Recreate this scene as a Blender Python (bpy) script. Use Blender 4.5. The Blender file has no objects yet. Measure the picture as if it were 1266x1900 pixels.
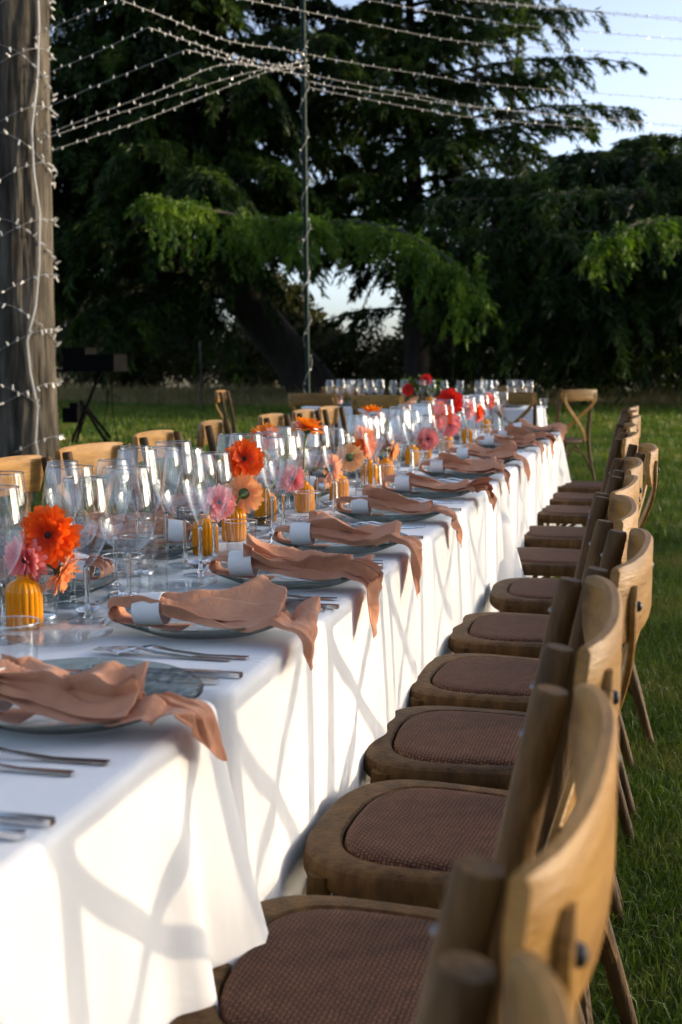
import bpy, math, random
import numpy as np
from mathutils import Vector, Matrix, Euler

R = math.radians
random.seed(7)
rng = np.random.default_rng(7)
scene = bpy.context.scene
COL = scene.collection

# ------------------------------------------------------------------ camera, sky, sun, exposure
SUN_EL, SUN_AZ = R(8.0), R(25.0)          # azimuth measured from +X towards +Y
cam_data = bpy.data.cameras.new('camera')
cam_data.sensor_fit = 'VERTICAL'
cam_data.sensor_height = 36.0
cam_data.lens = 42.67
cam_data.clip_start = 0.02
cam_data.clip_end = 2000.0
cam_data.dof.use_dof = True
cam_data.dof.focus_distance = 2.5
cam_data.dof.aperture_fstop = 6.3
cam = bpy.data.objects.new('camera', cam_data)
cam.location = (0, 0, 1.165)
cam.rotation_euler = (R(90 - 7.133), 0, R(14.294))
COL.objects.link(cam)
scene.camera = cam

world = bpy.data.worlds.new('World')
scene.world = world
world.use_nodes = True
wn = world.node_tree
wn.nodes.clear()
w_out = wn.nodes.new('ShaderNodeOutputWorld')
w_bg = wn.nodes.new('ShaderNodeBackground')
w_sky = wn.nodes.new('ShaderNodeTexSky')
w_sky.sky_type = 'NISHITA'
w_sky.sun_disc = False
w_sky.sun_elevation = SUN_EL
w_sky.sun_rotation = R(90) - SUN_AZ       # 0 = +Y, clockwise
w_sky.air_density = 0.5
w_sky.dust_density = 2.2
w_sky.ozone_density = 1.3
w_bg.inputs['Strength'].default_value = 0.15
w_hs = wn.nodes.new('ShaderNodeHueSaturation')          # hazy evening: a paler sky all round
w_hs.inputs['Saturation'].default_value = 0.72
wn.links.new(w_sky.outputs[0], w_hs.inputs['Color'])
wn.links.new(w_hs.outputs[0], w_bg.inputs[0])
wn.links.new(w_bg.outputs[0], w_out.inputs[0])

sun_data = bpy.data.lights.new('sun', 'SUN')
sun_data.energy = 2.0
sun_data.angle = R(0.9)
sun_data.color = (1.0, 0.79, 0.54)
sun = bpy.data.objects.new('sun', sun_data)
sd = Vector((math.cos(SUN_EL) * math.cos(SUN_AZ), math.cos(SUN_EL) * math.sin(SUN_AZ), math.sin(SUN_EL)))
sun.rotation_euler = sd.to_track_quat('Z', 'Y').to_euler()
sun.location = (12, 0, 6)
COL.objects.link(sun)

vs = scene.view_settings
vs.view_transform = 'Standard'
vs.look = 'None'
vs.gamma = 1.0
vs.use_curve_mapping = False
vs.exposure = 1.72

cy = scene.cycles
cy.use_denoising = True
cy.max_bounces = 14
cy.diffuse_bounces = 4
cy.glossy_bounces = 6
cy.transmission_bounces = 12
cy.transparent_max_bounces = 40
cy.sample_clamp_indirect = 6.0
cy.caustics_reflective = False
cy.caustics_refractive = True
cy.blur_glossy = 0.3

# ------------------------------------------------------------------ helpers
ORD = ['nearest', 'second', 'third', 'fourth', 'fifth', 'sixth', 'seventh', 'eighth', 'ninth', 'tenth', 'eleventh', 'twelfth', 'thirteenth', 'fourteenth']


def mesh_np(name, V, F):
    """fast mesh: V (n,3); F (m,k) array or list of such arrays"""
    if not isinstance(F, list):
        F = [F]
    F = [np.asarray(f, dtype=np.int32) for f in F if len(f)]
    V = np.asarray(V, dtype=np.float32)
    me = bpy.data.meshes.new(name)
    nl = sum(f.size for f in F)
    npol = sum(len(f) for f in F)
    me.vertices.add(len(V))
    me.vertices.foreach_set('co', V.ravel())
    me.loops.add(nl)
    me.loops.foreach_set('vertex_index', np.concatenate([f.ravel() for f in F]))
    me.polygons.add(npol)
    tot = np.concatenate([np.full(len(f), f.shape[1], np.int32) for f in F])
    st = np.concatenate([[0], np.cumsum(tot)[:-1]]).astype(np.int32)
    me.polygons.foreach_set('loop_start', st)
    me.polygons.foreach_set('loop_total', tot)
    me.update(calc_edges=True)
    me.validate()
    return me


class MB:
    def __init__(self):
        self.v = []
        self.f = []
        self.n = 0

    def add(self, V, F):
        self.v += [tuple(map(float, p)) for p in V]
        self.f += [tuple(i + self.n for i in q) for q in F]
        self.n += len(V)
        return self

    def box(self, c, s, rot=None):
        c = Vector(c)
        out = []
        for dx, dy, dz in ((-1, -1, -1), (1, -1, -1), (1, 1, -1), (-1, 1, -1), (-1, -1, 1), (1, -1, 1), (1, 1, 1), (-1, 1, 1)):
            p = Vector((dx * s[0] / 2, dy * s[1] / 2, dz * s[2] / 2))
            if rot is not None:
                p = rot @ p
            out.append(c + p)
        return self.add(out, [(0, 3, 2, 1), (4, 5, 6, 7), (0, 1, 5, 4), (1, 2, 6, 5), (2, 3, 7, 6), (3, 0, 4, 7)])

    def sweep(self, pts, secs, cap=True, up=None):
        """pts: list of points; secs: one (a,b) section list for each point (or one for all). frame: a along side, b along 'up'"""
        pts = [Vector(p) for p in pts]
        if not isinstance(secs[0][0], (tuple, list)):
            secs = [secs] * len(pts)
        m = len(secs[0])
        V = []
        prev = None
        for i, p in enumerate(pts):
            t = (pts[min(i + 1, len(pts) - 1)] - pts[max(i - 1, 0)]).normalized()
            if up is not None:
                b = Vector(up)
                b = (b - t * b.dot(t)).normalized()
            else:
                if prev is None:
                    b = Vector((0, 0, 1)) if abs(t.z) < 0.9 else Vector((0, 1, 0))
                else:
                    b = prev
                b = (b - t * b.dot(t)).normalized()
                prev = b
            a = t.cross(b)
            for (x, y) in secs[i]:
                V.append(p + a * x + b * y)
        F = []
        for i in range(len(pts) - 1):
            for j in range(m):
                k = (j + 1) % m
                F.append((i * m + j, i * m + k, (i + 1) * m + k, (i + 1) * m + j))
        if cap:
            F.append(tuple(range(m - 1, -1, -1)))
            F.append(tuple((len(pts) - 1) * m + j for j in range(m)))
        return self.add(V, F)

    def tube(self, pts, rad, n=10, cap=True):
        if not isinstance(rad, (list, tuple)):
            rad = [rad] * len(pts)
        secs = [[(r * math.cos(2 * math.pi * k / n), r * math.sin(2 * math.pi * k / n)) for k in range(n)] for r in rad]
        return self.sweep(pts, secs, cap)

    def lathe(self, prof, n=28, wob=None):
        V = []
        F = []
        m = len(prof)
        for j in range(n):
            th = 2 * math.pi * j / n
            for (r, z) in prof:
                k = 1.0 if wob is None else wob(th, r, z)
                V.append((max(r, 1e-5) * k * math.cos(th), max(r, 1e-5) * k * math.sin(th), z))
        for j in range(n):
            k = (j + 1) % n
            for i in range(m - 1):
                F.append((j * m + i, k * m + i, k * m + i + 1, j * m + i + 1))
        return self.add(V, F)

    def mesh(self, name, smooth=True, auto=35):
        me = bpy.data.meshes.new(name)
        me.from_pydata(self.v, [], self.f)
        me.update()
        if smooth:
            me.shade_smooth()
            if auto:
                me.set_sharp_from_angle(angle=R(auto))
        return me


def obj(name, me, mat=None, parent=None, loc=None, rz=None):
    if isinstance(me, MB):
        me = me.mesh(name)
    o = bpy.data.objects.new(name, me)
    COL.objects.link(o)
    if mat is not None and me is not None and not me.materials:
        me.materials.append(mat)
    if parent is not None:
        o.parent = parent
    if loc is not None:
        o.location = loc
    if rz is not None:
        o.rotation_euler = (0, 0, rz)
    return o


def tag(o, label, cat=None, group=None, kind=None):
    o['label'] = label
    if cat:
        o['category'] = cat
    if group:
        o['group'] = group
    if kind:
        o['kind'] = kind
    return o


def thing(name, label, cat, loc=(0, 0, 0), rz=0.0, group=None):
    o = bpy.data.objects.new(name, None)
    COL.objects.link(o)
    o.location = loc
    o.rotation_euler = (0, 0, rz)
    return tag(o, label, cat, group)


def dup(root, loc, rz, label, group=None):
    r = root.copy()
    COL.objects.link(r)
    r.location = loc
    r.rotation_euler = (root.rotation_euler[0], root.rotation_euler[1], rz)
    r['label'] = label
    if group:
        r['group'] = group
    for ch in list(root.children):
        c = ch.copy()
        COL.objects.link(c)
        c.parent = r
        for g in list(ch.children):
            d = g.copy()
            COL.objects.link(d)
            d.parent = c
    return r


class Stock:
    """first call hands out the prototype itself, later calls copies"""
    def __init__(self, proto):
        self.p, self.used = proto, False

    def put(self, loc, rz, label, group=None):
        if not self.used:
            self.used = True
            o = self.p
            o.location = loc
            o.rotation_euler = (o.rotation_euler[0], o.rotation_euler[1], rz)
            o['label'] = label
            if group:
                o['group'] = group
            return o
        return dup(self.p, loc, rz, label, group)


# ------------------------------------------------------------------ materials
def new_mat(name):
    m = bpy.data.materials.new(name)
    m.use_nodes = True
    nt = m.node_tree
    nt.nodes.clear()
    out = nt.nodes.new('ShaderNodeOutputMaterial')
    return m, nt, out


def N(nt, typ, **kw):
    n = nt.nodes.new(typ)
    for k, v in kw.items():
        if k in n.inputs:
            n.inputs[k].default_value = v
        else:
            setattr(n, k, v)
    return n


def ramp(nt, stops):
    r = nt.nodes.new('ShaderNodeValToRGB')
    el = r.color_ramp.elements
    while len(el) < len(stops):
        el.new(0.5)
    for e, (p, c) in zip(el, stops):
        e.position = p
        e.color = (*c, 1)
    return r


def bsdf(nt, out, rough=0.5, **kw):
    b = nt.nodes.new('ShaderNodeBsdfPrincipled')
    b.inputs['Roughness'].default_value = rough
    for k, v in kw.items():
        b.inputs[k.replace('_', ' ')].default_value = v
    nt.links.new(b.outputs[0], out.inputs[0])
    return b


def mat_noise(name, stops, scale=6.0, stretch=(1, 1, 1), rough=0.5, bump=0.0, bscale=None, detail=5.0, coords='Object', vary=0.0, **kw):
    m, nt, out = new_mat(name)
    b = bsdf(nt, out, rough, **kw)
    tc = N(nt, 'ShaderNodeTexCoord')
    mp = N(nt, 'ShaderNodeMapping')
    mp.inputs['Scale'].default_value = stretch
    nt.links.new(tc.outputs[coords], mp.inputs[0])
    no = N(nt, 'ShaderNodeTexNoise', Scale=scale, Detail=detail, Roughness=0.6)
    nt.links.new(mp.outputs[0], no.inputs['Vector'])
    r = ramp(nt, stops)
    nt.links.new(no.outputs[0], r.inputs[0])
    if vary:
        oi = N(nt, 'ShaderNodeObjectInfo')
        mrv = N(nt, 'ShaderNodeMapRange')
        mrv.inputs[3].default_value = 1 - vary
        mrv.inputs[4].default_value = 1 + vary
        nt.links.new(oi.outputs['Random'], mrv.inputs[0])
        hs = N(nt, 'ShaderNodeHueSaturation')
        nt.links.new(mrv.outputs[0], hs.inputs['Value'])
        nt.links.new(r.outputs[0], hs.inputs['Color'])
        nt.links.new(hs.outputs[0], b.inputs['Base Color'])
        ad3 = N(nt, 'ShaderNodeVectorMath', operation='ADD')
        sc3 = N(nt, 'ShaderNodeVectorMath', operation='SCALE')
        sc3.inputs[3].default_value = 37.0
        cb3 = N(nt, 'ShaderNodeCombineXYZ')
        for q in range(3):
            nt.links.new(oi.outputs['Random'], cb3.inputs[q])
        nt.links.new(cb3.outputs[0], sc3.inputs[0])
        nt.links.new(mp.outputs[0], ad3.inputs[0])
        nt.links.new(sc3.outputs[0], ad3.inputs[1])
        nt.links.new(ad3.outputs[0], no.inputs['Vector'])
    else:
        nt.links.new(r.outputs[0], b.inputs['Base Color'])
    if bump:
        no2 = N(nt, 'ShaderNodeTexNoise', Scale=bscale or scale * 4, Detail=4.0)
        nt.links.new(mp.outputs[0], no2.inputs['Vector'])
        bp = N(nt, 'ShaderNodeBump', Strength=bump, Distance=0.01)
        nt.links.new(no2.outputs[0], bp.inputs['Height'])
        nt.links.new(bp.outputs[0], b.inputs['Normal'])
    return m


def mat_plain(name, col, rough=0.5, **kw):
    m, nt, out = new_mat(name)
    b = bsdf(nt, out, rough, **kw)
    b.inputs['Base Color'].default_value = (*col, 1)
    return m


def mat_leaf(name, stops, scale, trans=0.35, rough=0.55, warm=(1.0, 1.0, 0.6)):
    m, nt, out = new_mat(name)
    geo = N(nt, 'ShaderNodeNewGeometry')
    no = N(nt, 'ShaderNodeTexNoise', Scale=scale, Detail=4.0, Roughness=0.65)
    nt.links.new(geo.outputs['Position'], no.inputs['Vector'])
    r = ramp(nt, stops)
    nt.links.new(no.outputs[0], r.inputs[0])
    d = N(nt, 'ShaderNodeBsdfPrincipled', Roughness=rough)
    d.inputs['Specular IOR Level'].default_value = 0.25
    nt.links.new(r.outputs[0], d.inputs['Base Color'])
    t = N(nt, 'ShaderNodeBsdfTranslucent')
    mx = N(nt, 'ShaderNodeMixRGB', blend_type='MULTIPLY')
    mx.inputs[0].default_value = 1.0
    mx.inputs[2].default_value = (*warm, 1)
    nt.links.new(r.outputs[0], mx.inputs[1])
    nt.links.new(mx.outputs[0], t.inputs[0])
    ms = N(nt, 'ShaderNodeMixShader')
    ms.inputs[0].default_value = trans
    nt.links.new(d.outputs[0], ms.inputs[1])
    nt.links.new(t.outputs[0], ms.inputs[2])
    nt.links.new(ms.outputs[0], out.inputs[0])
    return m


def mat_thin_glass(name, tint=(0.98, 0.985, 0.985), edge=(0.60, 0.64, 0.66), rough=0.012, bump=0.0, bscale=60, refl=(0.80, 0.085)):
    """a thin blown wall: light passes straight through, Fresnel reflection on top, more absorption along the wall"""
    m, nt, out = new_mat(name)
    tr = N(nt, 'ShaderNodeBsdfTransparent')
    gl = N(nt, 'ShaderNodeBsdfGlossy', Roughness=rough)
    gl.inputs[0].default_value = (1, 1, 1, 1)
    lw2 = N(nt, 'ShaderNodeLayerWeight', Blend=0.5)
    pw = N(nt, 'ShaderNodeMath', operation='POWER')
    pw.inputs[1].default_value = 3.0
    nt.links.new(lw2.outputs['Facing'], pw.inputs[0])
    p5 = N(nt, 'ShaderNodeMath', operation='POWER')
    p5.inputs[1].default_value = 4.5
    nt.links.new(lw2.outputs['Facing'], p5.inputs[0])
    fr = N(nt, 'ShaderNodeMath', operation='MULTIPLY_ADD')
    fr.inputs[1].default_value = refl[0]
    fr.inputs[2].default_value = refl[1]
    nt.links.new(p5.outputs[0], fr.inputs[0])
    mx = N(nt, 'ShaderNodeMixRGB')
    mx.inputs[1].default_value = (*tint, 1)
    mx.inputs[2].default_value = (*edge, 1)
    nt.links.new(pw.outputs[0], mx.inputs[0])
    nt.links.new(mx.outputs[0], tr.inputs[0])
    ms = N(nt, 'ShaderNodeMixShader')
    nt.links.new(fr.outputs[0], ms.inputs[0])
    nt.links.new(tr.outputs[0], ms.inputs[1])
    nt.links.new(gl.outputs[0], ms.inputs[2])
    nt.links.new(ms.outputs[0], out.inputs[0])
    if bump:
        tc = N(nt, 'ShaderNodeTexCoord')
        no = N(nt, 'ShaderNodeTexVoronoi', Scale=bscale)
        nt.links.new(tc.outputs['Object'], no.inputs['Vector'])
        bp = N(nt, 'ShaderNodeBump', Strength=bump, Distance=0.003)
        nt.links.new(no.outputs[0], bp.inputs['Height'])
        nt.links.new(bp.outputs[0], gl.inputs['Normal'])
        nt.links.new(bp.outputs[0], lw2.inputs['Normal'])
    return m


M = {}
M['wood'] = mat_noise('weathered_oak', [(0.25, (0.024, 0.0105, 0.0022)), (0.45, (0.060, 0.029, 0.0068)), (0.75, (0.118, 0.063, 0.018))], scale=7, stretch=(5, 5, 1.2), rough=0.62, vary=0.22, Specular_IOR_Level=0.22, bump=0.35, bscale=30)
M['wood_rail'] = mat_noise('bent_oak', [(0.25, (0.15, 0.068, 0.012)), (0.5, (0.255, 0.128, 0.026)), (0.8, (0.34, 0.185, 0.045))], scale=6, stretch=(1.2, 3, 9), rough=0.5, vary=0.18, Specular_IOR_Level=0.3, bump=0.22, bscale=26)
M['wood_dark'] = mat_noise('dark_oak', [(0.3, (0.05, 0.03, 0.014)), (0.7, (0.12, 0.07, 0.03))], scale=7, stretch=(4, 4, 1), rough=0.55, bump=0.1)
M['bolt'] = mat_plain('bolt_metal', (0.16, 0.155, 0.15), 0.35, Metallic=1.0)
M['knob'] = mat_plain('black_cap', (0.012, 0.012, 0.014), 0.4)
M['steel'] = mat_noise('cutlery_steel', [(0.3, (0.62, 0.62, 0.63)), (0.7, (0.78, 0.78, 0.79))], scale=20, rough=0.16, Metallic=1.0)
M['ring'] = mat_noise('white_paper_ring', [(0.3, (0.78, 0.77, 0.74)), (0.7, (0.84, 0.83, 0.80))], scale=40, rough=0.6, bump=0.05)
M['cable'] = mat_plain('white_cable', (0.22, 0.216, 0.205), 0.6)
M['bulb'] = mat_plain('clear_led_cap', (0.86, 0.84, 0.78), 0.2, Transmission_Weight=0.25)
M['grey_cable'] = mat_plain('grey_cable', (0.32, 0.32, 0.31), 0.5)
M['green_paint'] = mat_noise('green_painted_steel', [(0.3, (0.001, 0.012, 0.007)), (0.7, (0.0018, 0.018, 0.011))], scale=9, rough=0.6, Specular_IOR_Level=0.15)
M['black'] = mat_noise('black_metal', [(0.3, (0.0015, 0.0015, 0.0018)), (0.7, (0.004, 0.004, 0.004))], scale=9, rough=0.9, Specular_IOR_Level=0.05)
M['glass_wall'] = mat_thin_glass('blown_glass')
M['glass_tumbler'] = mat_thin_glass('tumbler_glass', (0.96, 0.965, 0.965), (0.50, 0.55, 0.57))
M['glass_ribbed'] = mat_thin_glass('ribbed_glass', (0.92, 0.92, 0.91), (0.72, 0.74, 0.75), rough=0.05)
M['glass_plate'] = mat_thin_glass('hammered_plate_glass', (0.96, 0.97, 0.97), (0.80, 0.84, 0.84), refl=(0.35, 0.05), rough=0.10, bump=1.0, bscale=55)
M['glass_plate_rim'] = mat_thin_glass('shaded_green_plate_glass', (0.36, 0.42, 0.395), (0.04, 0.06, 0.05), refl=(0.30, 0.04), rough=0.12, bump=0.5, bscale=40)  # dark green tint paints in the trees and shade refracted under the rim
M['glass_small'] = mat_thin_glass('side_plate_glass', (0.96, 0.97, 0.97), (0.74, 0.78, 0.78), refl=(0.4, 0.06), rough=0.04, bump=0.2, bscale=45)


def mat_solid_glass(name):
    m, nt, out = new_mat(name)
    b = N(nt, 'ShaderNodeBsdfGlass', Roughness=0.0, IOR=1.48)
    b.inputs[0].default_value = (0.97, 0.985, 0.98, 1)
    nt.links.new(b.outputs[0], out.inputs[0])
    return m


M['glass_solid'] = mat_solid_glass('solid_glass')


def mat_cloth():
    m, nt, out = new_mat('white_table_linen')
    b = N(nt, 'ShaderNodeBsdfPrincipled', Roughness=0.85)
    b.inputs['Specular IOR Level'].default_value = 0.15
    b.inputs['Sheen Weight'].default_value = 0.15
    b.inputs['Base Color'].default_value = (0.89, 0.89, 0.89, 1)
    tc = N(nt, 'ShaderNodeTexCoord')
    n1 = N(nt, 'ShaderNodeTexNoise', Scale=7.0, Detail=3.0, Roughness=0.5, Distortion=0.8)
    nt.links.new(tc.outputs['Object'], n1.inputs['Vector'])
    b1 = N(nt, 'ShaderNodeBump', Strength=0.35, Distance=0.012)
    nt.links.new(n1.outputs[0], b1.inputs['Height'])
    n2 = N(nt, 'ShaderNodeTexNoise', Scale=600.0, Detail=2.0)
    nt.links.new(tc.outputs['Object'], n2.inputs['Vector'])
    b2 = N(nt, 'ShaderNodeBump', Strength=0.15, Distance=0.001)
    nt.links.new(n2.outputs[0], b2.inputs['Height'])
    nt.links.new(b1.outputs[0], b2.inputs['Normal'])
    nt.links.new(b2.outputs[0], b.inputs['Normal'])
    sx = N(nt, 'ShaderNodeSeparateXYZ')
    nt.links.new(tc.outputs['Object'], sx.inputs[0])
    prev = b2
    for ax_, per in ((1, 0.31), (0, 0.18)):
        pp_ = N(nt, 'ShaderNodeMath', operation='PINGPONG')
        pp_.inputs[1].default_value = per
        nt.links.new(sx.outputs[ax_], pp_.inputs[0])
        mr = N(nt, 'ShaderNodeMapRange')
        mr.inputs[1].default_value = 0.0
        mr.inputs[2].default_value = 0.007
        mr.inputs[3].default_value = 1.0
        mr.inputs[4].default_value = 0.0
        nt.links.new(pp_.outputs[0], mr.inputs[0])
        b3 = N(nt, 'ShaderNodeBump', Strength=0.5, Distance=0.0022)
        nt.links.new(mr.outputs[0], b3.inputs['Height'])
        nt.links.new(prev.outputs[0], b3.inputs['Normal'])
        prev = b3
    nt.links.new(prev.outputs[0], b.inputs['Normal'])
    t = N(nt, 'ShaderNodeBsdfTranslucent')
    t.inputs[0].default_value = (0.8, 0.8, 0.8, 1)
    ms = N(nt, 'ShaderNodeMixShader')
    ms.inputs[0].default_value = 0.12
    nt.links.new(b.outputs[0], ms.inputs[1])
    nt.links.new(t.outputs[0], ms.inputs[2])
    nt.links.new(ms.outputs[0], out.inputs[0])
    return m


M['cloth'] = mat_cloth()


def mat_napkin():
    m, nt, out = new_mat('terracotta_napkin_cotton')
    b = N(nt, 'ShaderNodeBsdfPrincipled', Roughness=0.85)
    b.inputs['Specular IOR Level'].default_value = 0.12
    b.inputs['Sheen Weight'].default_value = 0.2
    tc = N(nt, 'ShaderNodeTexCoord')
    n1 = N(nt, 'ShaderNodeTexNoise', Scale=25.0, Detail=3.0)
    nt.links.new(tc.outputs['Object'], n1.inputs['Vector'])
    r = ramp(nt, [(0.3, (0.66, 0.31, 0.175)), (0.7, (0.74, 0.37, 0.22))])
    nt.links.new(n1.outputs[0], r.inputs[0])
    nt.links.new(r.outputs[0], b.inputs['Base Color'])
    n2 = N(nt, 'ShaderNodeTexNoise', Scale=900.0, Detail=2.0)
    nt.links.new(tc.outputs['Object'], n2.inputs['Vector'])
    b2 = N(nt, 'ShaderNodeBump', Strength=0.25, Distance=0.001)
    nt.links.new(n2.outputs[0], b2.inputs['Height'])
    n3 = N(nt, 'ShaderNodeTexNoise', Scale=42.0, Detail=5.0, Roughness=0.55, Distortion=1.4)
    nt.links.new(tc.outputs['Object'], n3.inputs['Vector'])
    b3 = N(nt, 'ShaderNodeBump', Strength=0.55, Distance=0.006)
    nt.links.new(n3.outputs[0], b3.inputs['Height'])
    nt.links.new(b3.outputs[0], b2.inputs['Normal'])
    nt.links.new(b2.outputs[0], b.inputs['Normal'])
    t = N(nt, 'ShaderNodeBsdfTranslucent')
    t.inputs[0].default_value = (0.62, 0.17, 0.05, 1)
    ms = N(nt, 'ShaderNodeMixShader')
    ms.inputs[0].default_value = 0.22
    nt.links.new(b.outputs[0], ms.inputs[1])
    nt.links.new(t.outputs[0], ms.inputs[2])
    nt.links.new(ms.outputs[0], out.inputs[0])
    return m


M['napkin'] = mat_napkin()


def mat_rattan():
    m, nt, out = new_mat('woven_rattan')
    b = N(nt, 'ShaderNodeBsdfPrincipled', Roughness=0.65)
    b.inputs['Specular IOR Level'].default_value = 0.15
    tc = N(nt, 'ShaderNodeTexCoord')
    mp = N(nt, 'ShaderNodeMapping')
    mp.inputs['Rotation'].default_value = (0, 0, R(4))
    nt.links.new(tc.outputs['Object'], mp.inputs[0])
    nw = N(nt, 'ShaderNodeTexNoise', Scale=38.0, Detail=2.0)
    nt.links.new(mp.outputs[0], nw.inputs['Vector'])
    wsub = N(nt, 'ShaderNodeVectorMath', operation='SUBTRACT')
    wsub.inputs[1].default_value = (0.5, 0.5, 0.5)
    nt.links.new(nw.outputs['Color'], wsub.inputs[0])
    wsc = N(nt, 'ShaderNodeVectorMath', operation='SCALE')
    wsc.inputs[3].default_value = 0.0062
    nt.links.new(wsub.outputs[0], wsc.inputs[0])
    wad = N(nt, 'ShaderNodeVectorMath', operation='ADD')
    nt.links.new(mp.outputs[0], wad.inputs[0])
    nt.links.new(wsc.outputs[0], wad.inputs[1])
    sx = N(nt, 'ShaderNodeSeparateXYZ')
    nt.links.new(wad.outputs[0], sx.inputs[0])
    P = 0.0050

    def math_n(op, a, bb=None, c=None):
        n = N(nt, 'ShaderNodeMath', operation=op)
        for i, v in enumerate((a, bb, c)):
            if v is None:
                continue
            if isinstance(v, (int, float)):
                n.inputs[i].default_value = v
            else:
                nt.links.new(v, n.inputs[i])
        return n.outputs[0]
    ux = math_n('MULTIPLY', sx.outputs[0], math.pi / P)
    uy = math_n('MULTIPLY', sx.outputs[1], math.pi / P * 0.8)
    s1 = math_n('SINE', ux)
    s2 = math_n('SINE', uy)
    c1 = math_n('ABSOLUTE', math_n('SINE', math_n('MULTIPLY', ux, 1.0)))
    c2 = math_n('ABSOLUTE', math_n('SINE', math_n('MULTIPLY', uy, 1.0)))
    chk = math_n('MULTIPLY', s1, s2)
    over = math_n('GREATER_THAN', chk, 0.0)
    h = math_n('ADD', math_n('MULTIPLY', over, math_n('POWER', c1, 0.6)), math_n('MULTIPLY', math_n('SUBTRACT', 1.0, over), math_n('MULTIPLY', c2, 0.75)))
    h = math_n('MULTIPLY', h, math_n('POWER', math_n('MULTIPLY', c1, c2), 0.35))
    no = N(nt, 'ShaderNodeTexNoise', Scale=45.0, Detail=4.0)
    nt.links.new(mp.outputs[0], no.inputs['Vector'])
    hh = math_n('MULTIPLY', h, math_n('ADD', math_n('MULTIPLY', no.outputs[0], 0.9), 0.45))
    r = ramp(nt, [(0.0, (0.010, 0.006, 0.004)), (0.45, (0.078, 0.034, 0.020)), (0.95, (0.20, 0.095, 0.058))])
    nt.links.new(hh, r.inputs[0])
    nt.links.new(r.outputs[0], b.inputs['Base Color'])
    bp = N(nt, 'ShaderNodeBump', Strength=0.9, Distance=0.0016)
    nt.links.new(h, bp.inputs['Height'])
    nt.links.new(bp.outputs[0], b.inputs['Normal'])
    nt.links.new(b.outputs[0], out.inputs[0])
    return m


M['rattan'] = mat_rattan()


def mat_amber():
    m, nt, out = new_mat('amber_glass')
    b = bsdf(nt, out, 0.12)
    b.inputs['Base Color'].default_value = (0.95, 0.40, 0.006, 1)
    b.inputs['Transmission Weight'].default_value = 0.45
    b.inputs['IOR'].default_value = 1.3
    b.inputs['Subsurface Weight'].default_value = 0.0
    return m


M['amber'] = mat_amber()
M['stem'] = mat_plain('flower_stem', (0.10, 0.19, 0.035), 0.5)
M['sepal'] = mat_plain('flower_sepal', (0.05, 0.09, 0.025), 0.6)
M['disc'] = mat_noise('dark_flower_disc', [(0.3, (0.006, 0.003, 0.004)), (0.7, (0.05, 0.012, 0.012))], scale=300, rough=0.7)


def mat_petal(name, base, tip):
    m, nt, out = new_mat(name)
    tc = N(nt, 'ShaderNodeTexCoord')
    sx = N(nt, 'ShaderNodeSeparateXYZ')
    nt.links.new(tc.outputs['Object'], sx.inputs[0])
    dv = N(nt, 'ShaderNodeMath', operation='MULTIPLY')
    dv.inputs[1].default_value = 1 / 0.05
    nt.links.new(sx.outputs[0], dv.inputs[0])
    r = ramp(nt, [(0.25, base), (0.85, tip)])
    nt.links.new(dv.outputs[0], r.inputs[0])
    d = N(nt, 'ShaderNodeBsdfPrincipled', Roughness=0.55)
    nt.links.new(r.outputs[0], d.inputs['Base Color'])
    t = N(nt, 'ShaderNodeBsdfTranslucent')
    nt.links.new(r.outputs[0], t.inputs[0])
    ms = N(nt, 'ShaderNodeMixShader')
    ms.inputs[0].default_value = 0.4
    nt.links.new(d.outputs[0], ms.inputs[1])
    nt.links.new(t.outputs[0], ms.inputs[2])
    nt.links.new(ms.outputs[0], out.inputs[0])
    return m


FLOWER = {
    'orange': mat_petal('orange_petal', (0.80, 0.06, 0.004), (0.93, 0.15, 0.006)),
    'tangerine': mat_petal('tangerine_petal', (0.90, 0.20, 0.01), (0.95, 0.33, 0.015)),
    'peach': mat_petal('peach_petal', (0.95, 0.50, 0.22), (0.95, 0.46, 0.18)),
    'pink': mat_petal('pink_petal', (0.86, 0.17, 0.18), (0.93, 0.42, 0.38)),
    'red': mat_petal('red_petal', (0.62, 0.012, 0.006), (0.80, 0.03, 0.008)),
}

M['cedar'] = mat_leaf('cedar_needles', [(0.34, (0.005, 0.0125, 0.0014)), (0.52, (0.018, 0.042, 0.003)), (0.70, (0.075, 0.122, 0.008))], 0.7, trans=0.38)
M['cedar_lit'] = mat_leaf('fresh_sunlit_cedar_needles', [(0.3, (0.018, 0.044, 0.003)), (0.5, (0.062, 0.130, 0.006)), (0.72, (0.20, 0.29, 0.014))], 1.2, trans=0.4)  # younger growth, and the sun on these boughs put into the green
M['olive'] = mat_leaf('olive_scrub_leaves', [(0.3, (0.026, 0.031, 0.010)), (0.55, (0.056, 0.060, 0.020)), (0.8, (0.10, 0.096, 0.033))], 0.8, trans=0.3)
M['oak_leaf'] = mat_leaf('brown_green_leaves', [(0.3, (0.016, 0.018, 0.006)), (0.6, (0.04, 0.036, 0.011)), (0.8, (0.07, 0.054, 0.017))], 1.2, trans=0.3)
M['bark_dark'] = mat_noise('dark_cedar_bark', [(0.3, (0.012, 0.010, 0.008)), (0.7, (0.045, 0.035, 0.026))], scale=3, stretch=(2, 2, 0.5), rough=0.9, bump=0.6, bscale=8)
M['bark'] = mat_noise('grey_bark', [(0.28, (0.014, 0.012, 0.009)), (0.5, (0.058, 0.050, 0.039)), (0.72, (0.14, 0.122, 0.096))], scale=3.2, stretch=(3.0, 3.0, 0.45), rough=0.95, Specular_IOR_Level=0.1, bump=1.0, bscale=12, detail=8)


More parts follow.
